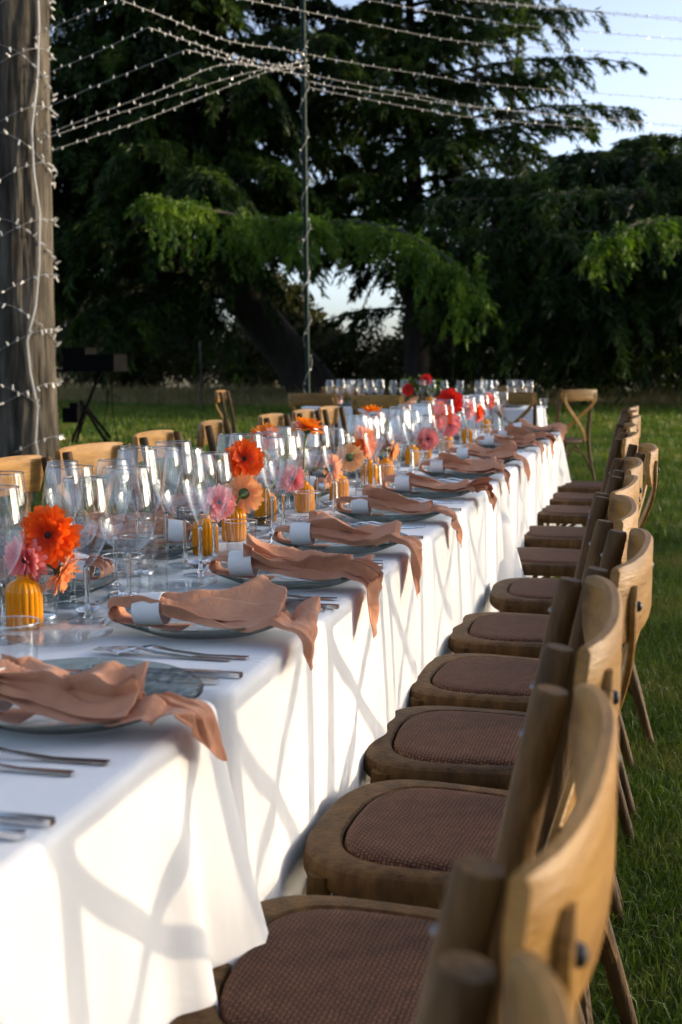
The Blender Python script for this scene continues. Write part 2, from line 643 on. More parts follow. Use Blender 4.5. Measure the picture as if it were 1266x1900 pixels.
def mat_ground():
    m, nt, out = new_mat('lawn_soil_and_turf')
    b = bsdf(nt, out, 0.9)
    geo = N(nt, 'ShaderNodeNewGeometry')
    n1 = N(nt, 'ShaderNodeTexNoise', Scale=0.55, Detail=6.0, Roughness=0.6)
    n2 = N(nt, 'ShaderNodeTexNoise', Scale=14.0, Detail=5.0, Roughness=0.7)
    for n in (n1, n2):
        nt.links.new(geo.outputs['Position'], n.inputs['Vector'])
    r1 = ramp(nt, [(0.38, (0.024, 0.042, 0.006)), (0.55, (0.042, 0.056, 0.010)), (0.72, (0.09, 0.078, 0.03))])
    nt.links.new(n1.outputs[0], r1.inputs[0])
    r2 = ramp(nt, [(0.3, (0.45, 0.45, 0.45)), (0.7, (1.25, 1.25, 1.25))])
    nt.links.new(n2.outputs[0], r2.inputs[0])
    # dry meadow beyond the mown lawn
    sx = N(nt, 'ShaderNodeSeparateXYZ')
    nt.links.new(geo.outputs['Position'], sx.inputs[0])
    mr = N(nt, 'ShaderNodeMapRange')
    mr.inputs[1].default_value = 26.0
    mr.inputs[2].default_value = 31.0
    n3 = N(nt, 'ShaderNodeTexNoise', Scale=0.35, Detail=3.0)
    nt.links.new(geo.outputs['Position'], n3.inputs['Vector'])
    ad = N(nt, 'ShaderNodeMath', operation='MULTIPLY_ADD')
    ad.inputs[1].default_value = 7.0
    nt.links.new(n3.outputs[0], ad.inputs[0])
    nt.links.new(sx.outputs[1], ad.inputs[2])
    sb = N(nt, 'ShaderNodeMath', operation='SUBTRACT')
    sb.inputs[1].default_value = 3.5
    nt.links.new(ad.outputs[0], sb.inputs[0])
    nt.links.new(sb.outputs[0], mr.inputs[0])
    mx = N(nt, 'ShaderNodeMixRGB')
    nt.links.new(mr.outputs[0], mx.inputs[0])
    nt.links.new(r1.outputs[0], mx.inputs[1])
    mx.inputs[2].default_value = (0.25, 0.21, 0.105, 1)
    mu = N(nt, 'ShaderNodeMixRGB', blend_type='MULTIPLY')
    mu.inputs[0].default_value = 1.0
    nt.links.new(mx.outputs[0], mu.inputs[1])
    nt.links.new(r2.outputs[0], mu.inputs[2])
    nt.links.new(mu.outputs[0], b.inputs['Base Color'])
    bp = N(nt, 'ShaderNodeBump', Strength=0.8, Distance=0.05)
    nt.links.new(n2.outputs[0], bp.inputs['Height'])
    nt.links.new(bp.outputs[0], b.inputs['Normal'])
    return m


M['ground'] = mat_ground()
M['grass'] = mat_leaf('grass_blades', [(0.33, (0.034, 0.072, 0.006)), (0.5, (0.075, 0.130, 0.011)), (0.64, (0.155, 0.165, 0.032)), (0.76, (0.27, 0.22, 0.09))], 1.1, trans=0.4, warm=(1, 1, 0.7))
M['meadow'] = mat_leaf('dry_meadow_grass', [(0.3, (0.11, 0.105, 0.042)), (0.6, (0.24, 0.20, 0.092)), (0.8, (0.34, 0.28, 0.14))], 1.0, trans=0.3)

# ------------------------------------------------------------------ ground and grass
gx = np.concatenate([np.linspace(-300, -20, 12), np.linspace(-18, 18, 37), np.linspace(20, 300, 12)])
gy = np.concatenate([np.linspace(-200, -6, 10), np.linspace(-4, 44, 49), np.linspace(48, 500, 14)])
GX, GY = np.meshgrid(gx, gy, indexing='ij')


def ground_z(x, y):
    x = np.asarray(x, float)
    y = np.asarray(y, float)
    far = np.clip((y - 15) / 8, 0, 1)
    return far * (0.05 * np.sin(x * 0.55 + 1) * np.sin(y * 0.4) + 0.04)


GZ = ground_z(GX, GY)
nx, ny = GX.shape
idx = np.arange(nx * ny).reshape(nx, ny)
gf = np.stack([idx[:-1, :-1], idx[1:, :-1], idx[1:, 1:], idx[:-1, 1:]], -1).reshape(-1, 4)
gm = mesh_np('ground', np.stack([GX, GY, GZ], -1).reshape(-1, 3), gf)
gm.shade_smooth()
g = obj('ground', gm, M['ground'])
tag(g, 'mown green lawn with dry patches around the long table', kind='structure')


def blades(name, X, Y, H, Wd, lean, mat, label, Z=None):
    n = len(X)
    Z = ground_z(X, Y) if Z is None else Z
    a = rng.uniform(0, 2 * np.pi, n)
    la = rng.uniform(0, 2 * np.pi, n)
    dx, dy = np.cos(a) * Wd / 2, np.sin(a) * Wd / 2
    lx, ly = np.cos(la) * lean * H, np.sin(la) * lean * H
    base = np.stack([X, Y, Z], -1)
    p0 = base + np.stack([-dx, -dy, 0 * X - 0.004], -1)
    p1 = base + np.stack([dx, dy, 0 * X - 0.004], -1)
    p2 = base + np.stack([dx * 0.8 + lx * 0.35, dy * 0.8 + ly * 0.35, H * 0.6], -1)
    p3 = base + np.stack([-dx * 0.8 + lx * 0.35, -dy * 0.8 + ly * 0.35, H * 0.6], -1)
    p4 = base + np.stack([lx, ly, H * np.sqrt(np.clip(1 - lean ** 2 * 0.6, 0.2, 1))], -1)
    V = np.stack([p0, p1, p2, p3, p4], 1).reshape(-1, 3)
    k = np.arange(n)[:, None] * 5
    me = mesh_np(name, V, [k + np.array([[0, 1, 2, 3]]), k + np.array([[3, 2, 4]])])
    return tag(obj(name, me, mat), label, 'grass', kind='stuff')


def scatter(n, x0, x1, y0, y1):
    return rng.uniform(x0, x1, n), rng.uniform(y0, y1, n)


X, Y = scatter(150000, -0.7, 0.42, 1.85, 8.0)
blades('lawn_grass', X, Y, rng.gamma(5, 0.0058, len(X)) + 0.008, rng.uniform(0.0018, 0.0036, len(X)), rng.uniform(0.2, 1.0, len(X)), M['grass'], 'short green lawn grass beside the right-hand row of chairs')
X, Y = scatter(9000, -0.7, 0.42, 1.85, 8.0)
blades('dry_straw', X, Y, rng.gamma(5, 0.007, len(X)) + 0.01, rng.uniform(0.0015, 0.003, len(X)), rng.uniform(0.8, 1.25, len(X)), M['meadow'], 'dry straw blades scattered through the lawn beside the right-hand chairs')
X, Y = scatter(75000, -1.7, 1.0, 7.8, 19)
blades('lawn_grass', X, Y, rng.gamma(5, 0.012, len(X)) + 0.015, rng.uniform(0.008, 0.014, len(X)), rng.uniform(0.2, 1.0, len(X)), M['grass'], 'lawn grass beyond the end of the right-hand row of chairs')
X, Y = scatter(80000, -16, -1.7, 7.8, 29)
blades('lawn_grass', X, Y, rng.gamma(5, 0.014, len(X)) + 0.015, rng.uniform(0.014, 0.028, len(X)), rng.uniform(0.2, 1.0, len(X)), M['grass'], 'lawn grass behind the left-hand row of chairs')
X, Y = scatter(40000, -1.7, 2.0, 19, 31)
blades('lawn_grass', X, Y, rng.gamma(5, 0.014, len(X)) + 0.015, rng.uniform(0.014, 0.026, len(X)), rng.uniform(0.2, 1.0, len(X)), M['grass'], 'far lawn grass in front of the dark trees on the right')
X, Y = scatter(30000, -24, 6, 29.5, 38)
hh = rng.gamma(4, 0.03, len(X)) + 0.02
hh *= np.where(Y > 34, 1.8, 1.0)
blades('meadow_grass', X, Y, hh, rng.uniform(0.02, 0.04, len(X)), rng.uniform(0.1, 0.8, len(X)), M['meadow'], 'strip of dry straw-coloured grass along the far edge of the lawn')

# ------------------------------------------------------------------ trees
def quads(P, A, Wv):
    """rhombic sprigs: P base points, A axis vectors, Wv half-width vectors"""
    mid = P + A * 0.45
    V = np.stack([P, mid + Wv, P + A, mid - Wv], 1).reshape(-1, 3)
    k = np.arange(len(P))[:, None] * 4
    return V, k + np.array([[0, 1, 2, 3]])


def unit(v):
    return v / np.maximum(np.linalg.norm(v, axis=-1, keepdims=True), 1e-9)


class Crown:
    def __init__(self):
        self.P, self.A, self.W = [], [], []
        self.limbs = MB()

    def branch(self, spine, width, n, hang=0.5, size=0.34, lateral_drop=0.25, wood=0.05):
        """a cedar bough: side shoots left and right of the spine, each a feathery weeping spray"""
        S = np.array(spine, float)
        seg = np.linalg.norm(np.diff(S, axis=0), axis=1)
        L = seg.sum()
        cum = np.concatenate([[0], np.cumsum(seg)]) / L
        m = max(10, int(L / 0.15))                       # number of shoots
        t = np.sort(rng.uniform(0.06, 1.0, m))
        at = lambda q: np.stack([np.interp(q, cum, S[:, i]) for i in range(3)], -1)
        base = at(t)
        fwd = unit(at(np.minimum(t + 0.05, 1.0)) - at(np.minimum(t + 0.05, 1.0) - 0.08))
        lat = unit(np.cross(fwd, np.array([0, 0, 1.0])))
        side = np.where(np.arange(m) % 2 == 0, 1.0, -1.0)
        ln = width * (np.clip(1 - t, 0, 1) ** 0.55 * 0.9 + 0.25) * rng.uniform(0.30, 1.5, m)
        d = unit(fwd * rng.uniform(0.4, 1.0, m)[:, None] + lat * (side * rng.uniform(0.5, 1.1, m))[:, None] + np.array([0, 0, 1.0]) * rng.uniform(-0.25, 0.22, m)[:, None])
        sag = (0.18 + lateral_drop * 0.5 + hang * rng.uniform(0.25, 0.85, m)) 
        per = max(14, int(n / m))
        q = rng.uniform(0, 1, (m, per)) ** 0.85
        P = base[:, None, :] + d[:, None, :] * (ln[:, None] * q)[..., None]
        P[..., 2] -= sag[:, None] * ln[:, None] * q ** 2.0
        tang = d[:, None, :] * np.ones((m, per, 1))
        tang[..., 2] = tang[..., 2] - 2 * sag[:, None] * q
        tang = unit(tang)
        bush = 0.068 * (1.15 - q)[..., None] * width ** 0.5
        P = P + rng.normal(0, 1, (m, per, 3)) * bush * np.array([1, 1, 0.55])
        sd = unit(np.cross(tang, np.array([0, 0, 1.0])))
        ax = tang * rng.uniform(0.5, 1.0, (m, per))[..., None] + sd * (rng.choice([-1, 1], (m, per)) * rng.uniform(0.15, 0.75, (m, per)))[..., None] + rng.normal(0, 0.18, (m, per, 3))
        ax[..., 2] -= rng.uniform(0, 0.55, (m, per)) * hang
        ax = unit(ax).reshape(-1, 3)
        k = len(ax)
        ax = ax * (size * rng.uniform(0.45, 1.1, k))[:, None]
        wv = unit(np.cross(ax, rng.normal(0, 1, (k, 3)))) * (size * 0.085 * rng.uniform(0.6, 1.3, k))[:, None]
        self.P.append(P.reshape(-1, 3))
        self.A.append(ax)
        self.W.append(wv)
        r0 = wood * (0.6 + L * 0.06)
        self.limbs.tube([tuple(p) for p in S], [r0 * (1 - 0.85 * c) + 0.006 for c in cum], n=6)

    def tips(self, spine, n_tips, length, n_each, size):
        """long hanging streamers along a bough"""
        S = np.array(spine, float)
        for _ in range(n_tips):
            k = rng.uniform(0.25, 1.0) * (len(S) - 1)
            i = min(int(k), len(S) - 2)
            q = S[i] + (S[i + 1] - S[i]) * (k - i) + rng.normal(0, 0.25, 3) * np.array([1, 1, 0.3])
            ln = length * rng.uniform(0.5, 1.2)
            s = rng.uniform(0, 1, n_each)
            sway = rng.normal(0, 0.18, 3)
            p = q + np.outer(s ** 1.3 * ln, np.array([sway[0], sway[1], -1.0])) + rng.normal(0, 0.045, (n_each, 3)) * (1.2 - s)[:, None]
            ax = rng.normal(0, 0.45, (n_each, 3))
            ax[:, 2] -= 1.0
            ax = unit(ax) * (size * rng.uniform(0.5, 1.1, n_each))[:, None]
            wv = unit(np.cross(ax, rng.normal(0, 1, (n_each, 3)))) * (size * 0.11)
            self.P.append(p)
            self.A.append(ax)
            self.W.append(wv)

    def foliage_mesh(self, name):
        V, F = quads(np.concatenate(self.P), np.concatenate(self.A), np.concatenate(self.W))
        return mesh_np(name, V, F)


def bough(p0, az, L, rise, droop, k=9, wob=0.25):
    p0 = np.array(p0, float)
    t = np.linspace(0, 1, k)
    d = np.array([math.cos(az), math.sin(az), 0])
    s = np.array([-d[1], d[0], 0])
    w = np.cumsum(rng.normal(0, wob * 0.12, k)) * L * 0.12
    z = rise * L * t - droop * L * t ** 2.2
    return p0 + np.outer(L * t, d) + np.outer(w, s) + np.outer(z, [0, 0, 1])


def trunk_at(path, z):
    P = np.array(path)
    return np.array([np.interp(z, P[:, 2], P[:, i]) for i in range(2)] + [z])


def cedar(name, label, path, radii, zmin, zmax, reach, nb, azr, mat, dens=260, group=None, extra=None, rise=(0.05, 0.25), droop=(0.15, 0.4), hang=0.55, size=0.36):
    base = path[0]
    root = thing(name, label, 'tree', (base[0], base[1], 0), group=group)
    off = np.array([base[0], base[1], 0])
    tb = MB()
    tb.tube([tuple(np.array(p) - off) for p in path], radii, n=14)
    c, c2 = Crown(), Crown()
    for i in range(nb):
        z = zmin + (zmax - zmin) * ((i + rng.uniform(0.1, 0.9)) / nb)
        u = (z - zmin) / (zmax - zmin)
        L = reach(u) * rng.uniform(0.75, 1.12)
        az = rng.uniform(*azr)
        sp = bough(trunk_at(path, z) - off, az, L, rng.uniform(*rise), rng.uniform(*droop))
        n = int(1.9 * dens * L * (0.5 + 0.22 * L))
        c.branch(sp, 0.26 * L + 0.35, n, hang=hang * rng.uniform(0.6, 1.3), size=size)
    if extra:
        extra(c, off, c2)
    tr = obj('trunk', tb, M['bark_dark'], root)
    obj('limbs', c.limbs, M['bark_dark'], root)
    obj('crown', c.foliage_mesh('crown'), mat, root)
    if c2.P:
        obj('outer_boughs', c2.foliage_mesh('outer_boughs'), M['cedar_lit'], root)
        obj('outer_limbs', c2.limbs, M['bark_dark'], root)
    return root


# big leaning cedar behind the table
pathA = [(-9.55, 35.13, -0.07), (-10.34, 34.67, 1.23), (-11.64, 34.23, 2.94), (-12.41, 33.83, 5.25), (-12.35, 33.84, 9.06), (-11.98, 33.99, 14.08)]
def extraA(c, off, c2):
    # long sunlit boughs reaching out over the lawn
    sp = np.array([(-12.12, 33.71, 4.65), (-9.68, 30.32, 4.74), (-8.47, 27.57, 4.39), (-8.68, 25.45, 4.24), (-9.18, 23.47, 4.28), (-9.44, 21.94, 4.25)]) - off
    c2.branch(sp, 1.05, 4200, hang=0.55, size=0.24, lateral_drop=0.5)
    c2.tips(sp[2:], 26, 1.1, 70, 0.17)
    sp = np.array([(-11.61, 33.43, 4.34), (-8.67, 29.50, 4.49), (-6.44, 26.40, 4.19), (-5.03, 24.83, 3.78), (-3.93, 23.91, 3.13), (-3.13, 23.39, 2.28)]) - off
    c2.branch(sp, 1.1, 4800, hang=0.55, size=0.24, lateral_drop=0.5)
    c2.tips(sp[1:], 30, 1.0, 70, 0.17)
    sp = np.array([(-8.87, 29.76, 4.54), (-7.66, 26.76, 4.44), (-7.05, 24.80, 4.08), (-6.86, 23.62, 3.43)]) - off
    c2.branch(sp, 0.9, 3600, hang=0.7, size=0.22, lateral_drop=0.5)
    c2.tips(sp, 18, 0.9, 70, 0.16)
    for i in range(22):
        z = 6.0 + 7.6 * i / 22
        az = math.pi + rng.uniform(-0.5, 0.95)
        sp = bough(trunk_at(pathA, z) - off, az, rng.uniform(4.2, 6.6), rng.uniform(0.08, 0.22), rng.uniform(0.2, 0.42))
        c.branch(sp, 1.7, 3600, hang=0.9, size=0.30)
    for i in range(16):
        z = 4.5 + 8.5 * i / 16
        sp = bough(trunk_at(pathA, z) - off, -math.pi / 2 + rng.uniform(-0.5, 0.9), rng.uniform(3.0, 5.0), rng.uniform(0.05, 0.2), rng.uniform(0.2, 0.4))
        c.branch(sp, 1.5, 3200, hang=1.0, size=0.30)
    # boughs to the left above the lawn
    for (x, y, z, dx, L) in ((-12.44, 33.57, 3.44, -0.95, 6), (-12.42, 33.50, 4.65, -0.7, 7), (-12.40, 33.66, 6.05, -1, 7), (-12.34, 33.83, 3.04, -0.4, 5), (-12.28, 33.80, 7.46, -0.85, 7), (-12.35, 33.59, 2.94, -0.15, 4.2)):
        sp = bough(np.array((x, y, z)) - off, -math.pi / 2 + dx, L, 0.16, 0.32)
        c.branch(sp, 1.9, 3400, hang=0.8, size=0.34)
cedar('cedar_tree', 'huge dark cedar with leaning trunk and sweeping sunlit boughs behind the table', pathA, [0.78, 0.62, 0.55, 0.48, 0.34, 0.12], 4.7, 13.6, lambda u: 6.6 - 3.2 * u, 50, (0, 2 * math.pi), M['cedar'], dens=250, extra=extraA, hang=0.7)

# taller cedar right of the leaning one, open towards its top
pathB = [(-6.71, 35.30, -0.07), (-6.75, 35.30, 4.04), (-6.98, 35.52, 9.06), (-7.19, 35.89, 15.59)]
def extraB(c, off, c2):
    for (z, L, az) in ((6.2, 7.2, 0.0), (7.6, 6.3, -0.12), (9.0, 6.2, 0.02), (10.3, 5.4, -0.1), (6.9, 6.0, -0.5), (8.3, 5.4, -0.45), (11.2, 4.2, 0.05), (9.6, 4.6, -0.6)):
        sp = bough(trunk_at(pathB, z) - off, az, L, 0.26, 0.22)
        c.branch(sp, 1.15, 2600, hang=0.55, size=0.27)
    for i in range(46):
        z = 3.5 + 11.5 * i / 46
        sp = bough(trunk_at(pathB, z) - off, rng.uniform(-math.pi, math.pi * 0.2), rng.uniform(1.3, 2.6) * (1.15 - 0.04 * z), rng.uniform(0.1, 0.4), rng.uniform(0.3, 0.6))
        c.branch(sp, 0.8, 900, hang=0.9, size=0.26)
    for i in range(22):
        z = 4.0 + 11.0 * i / 22
        L = (4.6 - 0.22 * (z - 4)) * rng.uniform(0.6, 1.0)
        sp = bough(trunk_at(pathB, z) - off, -math.pi / 2 + rng.uniform(-0.9, 0.7), L, rng.uniform(0.1, 0.3), rng.uniform(0.2, 0.4))
        c.branch(sp, 0.9, 1500, hang=0.8, size=0.27)
    for (x, y, z) in ((-5.19, 34.51, 6.55), (-3.96, 34.08, 7.55)):
        b = np.array((x, y, z)) - off
        c.branch(np.array([b, b + (0.2, 0, 2), b + (0.35, 0, 4.2), b + (0.45, 0, 6.5)]), 1.0, 1700, hang=0.5, size=0.26)
cedar('cedar_tree', 'tall cedar with open layered boughs against the sky, right of the leaning cedar', pathB, [0.42, 0.30, 0.16, 0.04], 2.4, 14.5, lambda u: 5.3 - 2.4 * u, 40, (0, 2 * math.pi), M['cedar'], dens=170, extra=extraB, hang=0.6, size=0.32)

# wide flat-topped cedar at the right edge
pathC = [(1.30, 32.25, -0.08), (1.53, 31.87, 2.03), (1.67, 31.61, 4.24), (1.70, 31.72, 6.45)]
def extraC(c, off, c2):
    for (z, tx, ty, tz, wdt) in ((4.6, -4.60, 27.82, 5.19, 1.7), (4.9, -3.99, 29.53, 5.39, 1.6), (5.2, -3.38, 31.26, 5.49, 1.6), (4.2, -4.92, 26.93, 4.64, 1.7), (5.6, -2.16, 29.90, 5.94, 1.5), (6, -0.94, 30.94, 6.35, 1.3), (3.6, -4.62, 26.69, 3.93, 1.8), (3.2, -4.23, 27.41, 3.23, 1.8), (2.9, -3.63, 27.14, 2.53, 1.7), (3, -2.21, 25.54, 2.73, 1.6), (3.8, -1.99, 25.22, 3.63, 1.6), (4.6, -2.38, 25.93, 4.54, 1.6), (2.5, -5.25, 29.24, 2.43, 1.7), (2.6, -1.00, 26.15, 2.23, 1.5)):
        a = trunk_at(pathC, z)
        b = np.array((tx, ty, tz))
        sp = [a, a * 0.7 + b * 0.3 + (0, 0, 0.3), a * 0.4 + b * 0.6 + (0, 0, 0.32), a * 0.15 + b * 0.85 + (0, 0, 0.16), b]
        c.branch(np.array(sp) - off, wdt, 4300, hang=0.9, size=0.33)
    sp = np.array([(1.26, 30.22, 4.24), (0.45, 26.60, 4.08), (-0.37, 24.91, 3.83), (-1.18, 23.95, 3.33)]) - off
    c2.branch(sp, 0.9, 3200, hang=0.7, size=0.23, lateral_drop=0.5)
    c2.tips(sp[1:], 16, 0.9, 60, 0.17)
cedar('cedar_tree', 'wide dark flat-topped cedar along the right edge of the lawn', pathC, [0.5, 0.42, 0.34, 0.15], 2.2, 6.2, lambda u: 5.8 - 1.2 * u, 26, (0, 2 * math.pi), M['cedar'], dens=210, extra=extraC, hang=0.8)


def leaf_cloud(centres, radii, n, size, flat=1.0):
    """leaf faces spread through lumpy ellipsoids; radii rows (rx,ry,rz)"""
    C = np.array(centres, float)
    Rr = np.array(radii, float)
    vol = (Rr.prod(1)) ** (2 / 3)
    k = rng.choice(len(C), n, p=vol / vol.sum())
    d = unit(rng.normal(0, 1, (n, 3)))
    lump = 0.8 + 0.28 * np.sin(d[:, 0] * 5 + k * 1.7) * np.sin(d[:, 2] * 6 + k) + 0.16 * np.sin(d[:, 1] * 11 + k * 2.1)
    r = rng.uniform(0.25, 1, n) ** 0.45 * lump
    p = C[k] + d * r[:, None] * Rr[k]
    ax = unit(rng.normal(0, 1, (n, 3)) + d * 0.5) * (size * rng.uniform(0.6, 1.4, n))[:, None]
    wv = unit(np.cross(ax, rng.normal(0, 1, (n, 3)))) * (size * 0.32 * rng.uniform(0.7, 1.2, n))[:, None]
    return quads(p, ax, wv)


# scrub belt beyond the meadow
cs, rs = [], []
for x in np.arange(-46, 24, 1.15):
    yy = rng.uniform(39.5, 45)
    h = rng.uniform(1.5, 2.6) + (1.6 if x > -7 or x < -15 else 0.0)
    cs.append((x, yy, h * 0.48))
    rs.append((rng.uniform(1.0, 1.7), rng.uniform(0.9, 1.4), h * 0.6))
V, F = leaf_cloud(cs, rs, 260000, 0.15)
tag(obj('far_shrubbery', mesh_np('far_shrubbery', V, F), M['olive']), 'belt of olive green scrub beyond the dry grass at the lawn edge', 'shrubbery', kind='stuff')


def broadleaf(name, label, path, radii, cl, n, size, mat, limbs=()):
    b = path[0]
    root = thing(name, label, 'tree', (b[0], b[1], 0))
    off = np.array([b[0], b[1], 0])
    t = MB()
    t.tube([tuple(np.array(p) - off) for p in path], radii, n=12)
    obj('trunk', t, M['bark_dark'], root)
    lm = MB()
    for (c, r) in cl:
        top = np.array(path[-1])
        s = np.array(path[-2]) * 0.5 + top * 0.5
        m = (s + np.array(c)) / 2 + (0, 0, 0.2)
        lm.tube([tuple(s - off), tuple(m - off), tuple(np.array(c) - off)], [radii[-1] * 0.8, radii[-1] * 0.5, 0.02], n=6)
    obj('limbs', lm, M['bark_dark'], root)
    V, F = leaf_cloud([np.array(c) - off for c, r in cl], [r for c, r in cl], n, size)
    obj('crown', mesh_np('crown', V, F), mat, root)
    return root


broadleaf('oak_tree', 'brownish oak leaning left with a slanted dark trunk at the far right', [(0.09, 36.69, 0.03), (-0.35, 36.56, 1.13), (-0.90, 36.44, 2.24), (-1.18, 36.41, 3.24)], [0.22, 0.19, 0.15, 0.1],
          [((-1.38, 36.63, 3.94), (1.6, 1.4, 1.0)), ((-0.15, 36.93, 4.65), (1.4, 1.2, 1.0)), ((-2.40, 37.14, 3.24), (1.1, 1.0, 0.8))], 14000, 0.2, M['oak_leaf'])
broadleaf('oak_tree', 'oak with an upright dark trunk among the trees at the far right', [(0.85, 36.13, 0.03), (0.81, 36.06, 1.33), (0.99, 35.97, 2.64), (1.05, 35.90, 3.64)], [0.2, 0.17, 0.14, 0.09],
          [((1.06, 35.85, 4.44), (1.5, 1.4, 1.2)), ((2.09, 36.66, 5.05), (1.5, 1.3, 1.1)), ((0.47, 36.10, 5.45), (1.2, 1.0, 0.9))], 14000, 0.2, M['oak_leaf'])
broadleaf('oak_tree', 'oak with a backward-leaning dark trunk at the right edge of the view', [(2.01, 35.04, 0.03), (1.77, 35.14, 0.93), (1.38, 35.24, 2.03), (1.25, 35.19, 3.14)], [0.22, 0.18, 0.15, 0.1],
          [((1.67, 35.33, 4.04), (1.5, 1.3, 1.1)), ((2.67, 35.73, 3.44), (1.3, 1.2, 1.0)), ((3.30, 35.83, 4.64), (1.5, 1.4, 1.3))], 14000, 0.2, M['oak_leaf'])
# dark trees closing the view behind the cedars
for i, (x, y, h, w) in enumerate(((-19.5, 46, 6.5, 3.2), (-25, 45, 8, 3.6), (-15.2, 48, 4.6, 2.4), (-3.2, 45, 6.4, 3.6), (1.6, 46, 6.6, 3.6), (6.5, 44, 8, 3.8), (-7.2, 47, 5.6, 2.8))):
    broadleaf('background_tree', ['round dark tree far behind the light-wrapped trunk', 'tall dark tree at the far left beyond the meadow', 'low tree behind the leaning cedar', 'broad dark tree behind the flat-topped cedar',
              'broad tree behind the three slanted oak trunks', 'tall tree far beyond the right edge of the lawn', 'rounded dark tree behind the trunk of the tall open cedar'][i],
              [(x, y, 0), (x + 0.1, y, h * 0.3), (x, y, h * 0.6)], [0.25, 0.2, 0.1], [((x + rng.uniform(-1, 1) * w * 0.5, y + rng.uniform(-1, 1), h * q), (w * 0.7, w * 0.6, h * 0.24)) for q in (0.2, 0.36, 0.52, 0.68, 0.82)], 24000, 0.26, M['olive'] if i in (0, 2) else M['oak_leaf'])
# belt of unseen trees added behind the camera to block low sunward sky
for i, (ph, dist, h, w) in enumerate(((-62, 30, 9, 4.2), (-46, 32, 10, 4.2), (-31, 34, 9.5, 4.2), (-17, 33, 10.5, 4.0), (-4, 35, 10, 4.0), (7, 38, 9.0, 3.0))):
    x, y = dist * math.cos(R(ph)) - 0.5, dist * math.sin(R(ph)) + 2
    broadleaf('background_tree', ORD[i] + ' added tree of the sky-blocking belt behind the photographer on the right, out of frame', [(x, y, 0), (x + 0.1, y, h * 0.3), (x, y, h * 0.6)], [0.3, 0.24, 0.12],
              [((x + rng.uniform(-1, 1) * w * 0.5, y + rng.uniform(-1, 1) * w * 0.6, h * q), (w * 0.8, w * 0.8, h * 0.24)) for q in (0.2, 0.42, 0.62, 0.8)], 6000, 0.45, M['oak_leaf'])
# unseen thin-crowned tree added in the gap to soften the sun
bx_, by_ = 40.3, 22.6
broadleaf('sun_filter_tree', 'added thin-crowned tree filtering the sun, far off on the sunset side, out of frame', [(bx_, by_, 0), (bx_, by_, 2.5), (bx_, by_, 5.0)], [0.2, 0.15, 0.08],
          [((bx_ - 0.42 * q, by_ + 0.9 * q, 6.9 + 0.25 * math.sin(q)), (2.2, 2.2, 2.4)) for q in (-7, -4.5, -2, 0.5, 3, 5.5, 8)], 2000, 0.42, M['oak_leaf'])
SHADE = ((25, 37.5, 6.4, 2.2), (26, 42.5, 5.5, 1.8), (27, 48.5, 9.0, 1.9), (30, 59, 11.0, 2.6), (15, 14.6, 2.3, 1.3))  # unseen trees and a bush, set to shade the cedars and lawn
for i, (x, y, h, w) in enumerate(SHADE):
    broadleaf('oak_tree', ORD[i] + ' shade planting out of frame on the sunset side, counted from the lawn', [(x, y, 0), (x + 0.1, y, h * 0.3), (x, y, h * 0.6)], [0.3, 0.24, 0.12],
              [((x + rng.uniform(-1, 1) * w * 0.3, y + rng.uniform(-1, 1) * w * 0.5, h * q), (w * 0.8, w * 0.8, h * 0.24)) for q in (0.2, 0.42, 0.62, 0.8)], 9000, 0.3, M['oak_leaf'])

# ------------------------------------------------------------------ light-wrapped trunk at the left
TR = (-6.30, 11.30)
def trunk_r(z):
    return 0.365 + 0.06 * math.exp(-z * 2.2) - 0.006 * z
def trunk_c(z):
    return (TR[0] + 0.022 * z, TR[1])
root = thing('pine_trunk', 'thick grey tree trunk wrapped in white fairy lights at the left edge', 'tree', (TR[0], TR[1], 0))
tb = MB()
n = 150
zs = np.linspace(-0.05, 8.5, 190)
V, F = [], []
for i, z in enumerate(zs):
    cx, cyy = trunk_c(z)
    for j in range(n):
        th = 2 * math.pi * j / n
        rr = trunk_r(max(z, 0)) * (1 + 0.018 * math.sin(th * 5 + z * 0.7) + 0.012 * math.sin(th * 11 - z * 1.9) + 0.004 * math.sin(th * 19 + z * 5))
        rr *= 1 - 0.022 * abs(math.cos(th * 13 + 1.6 * math.sin(z * 1.3 + th * 3) + 0.7 * math.sin(z * 5.1 + th * 7))) ** 7 - 0.012 * abs(math.cos(th * 31 + 2.2 * math.sin(z * 2.3 + th * 5))) ** 5
        V.append((cx - TR[0] + rr * math.cos(th), rr * math.sin(th), z))
for i in range(len(zs) - 1):
    for j in range(n):
        k = (j + 1) % n
        F.append((i * n + j, i * n + k, (i + 1) * n + k, (i + 1) * n + j))
tb.add(V, F)
obj('trunk', tb, M['bark'], root)
cr = [((0.8, 0.6, 8.6), (2.2, 2.0, 1.2)), ((-1.0, -0.5, 9.2), (2.0, 2.0, 1.2))]
V, F = leaf_cloud([c for c, r in cr], [r for c, r in cr], 9000, 0.25)
obj('crown', mesh_np('crown', V, F), M['cedar'], root)

BULB = MB().lathe([(0.0, -0.002), (0.012, 0.0), (0.012, 0.018), (0.010, 0.030), (0.006, 0.058), (0.0, 0.062)], n=8).mesh('bulb')
BULB.materials.append(M['bulb'])


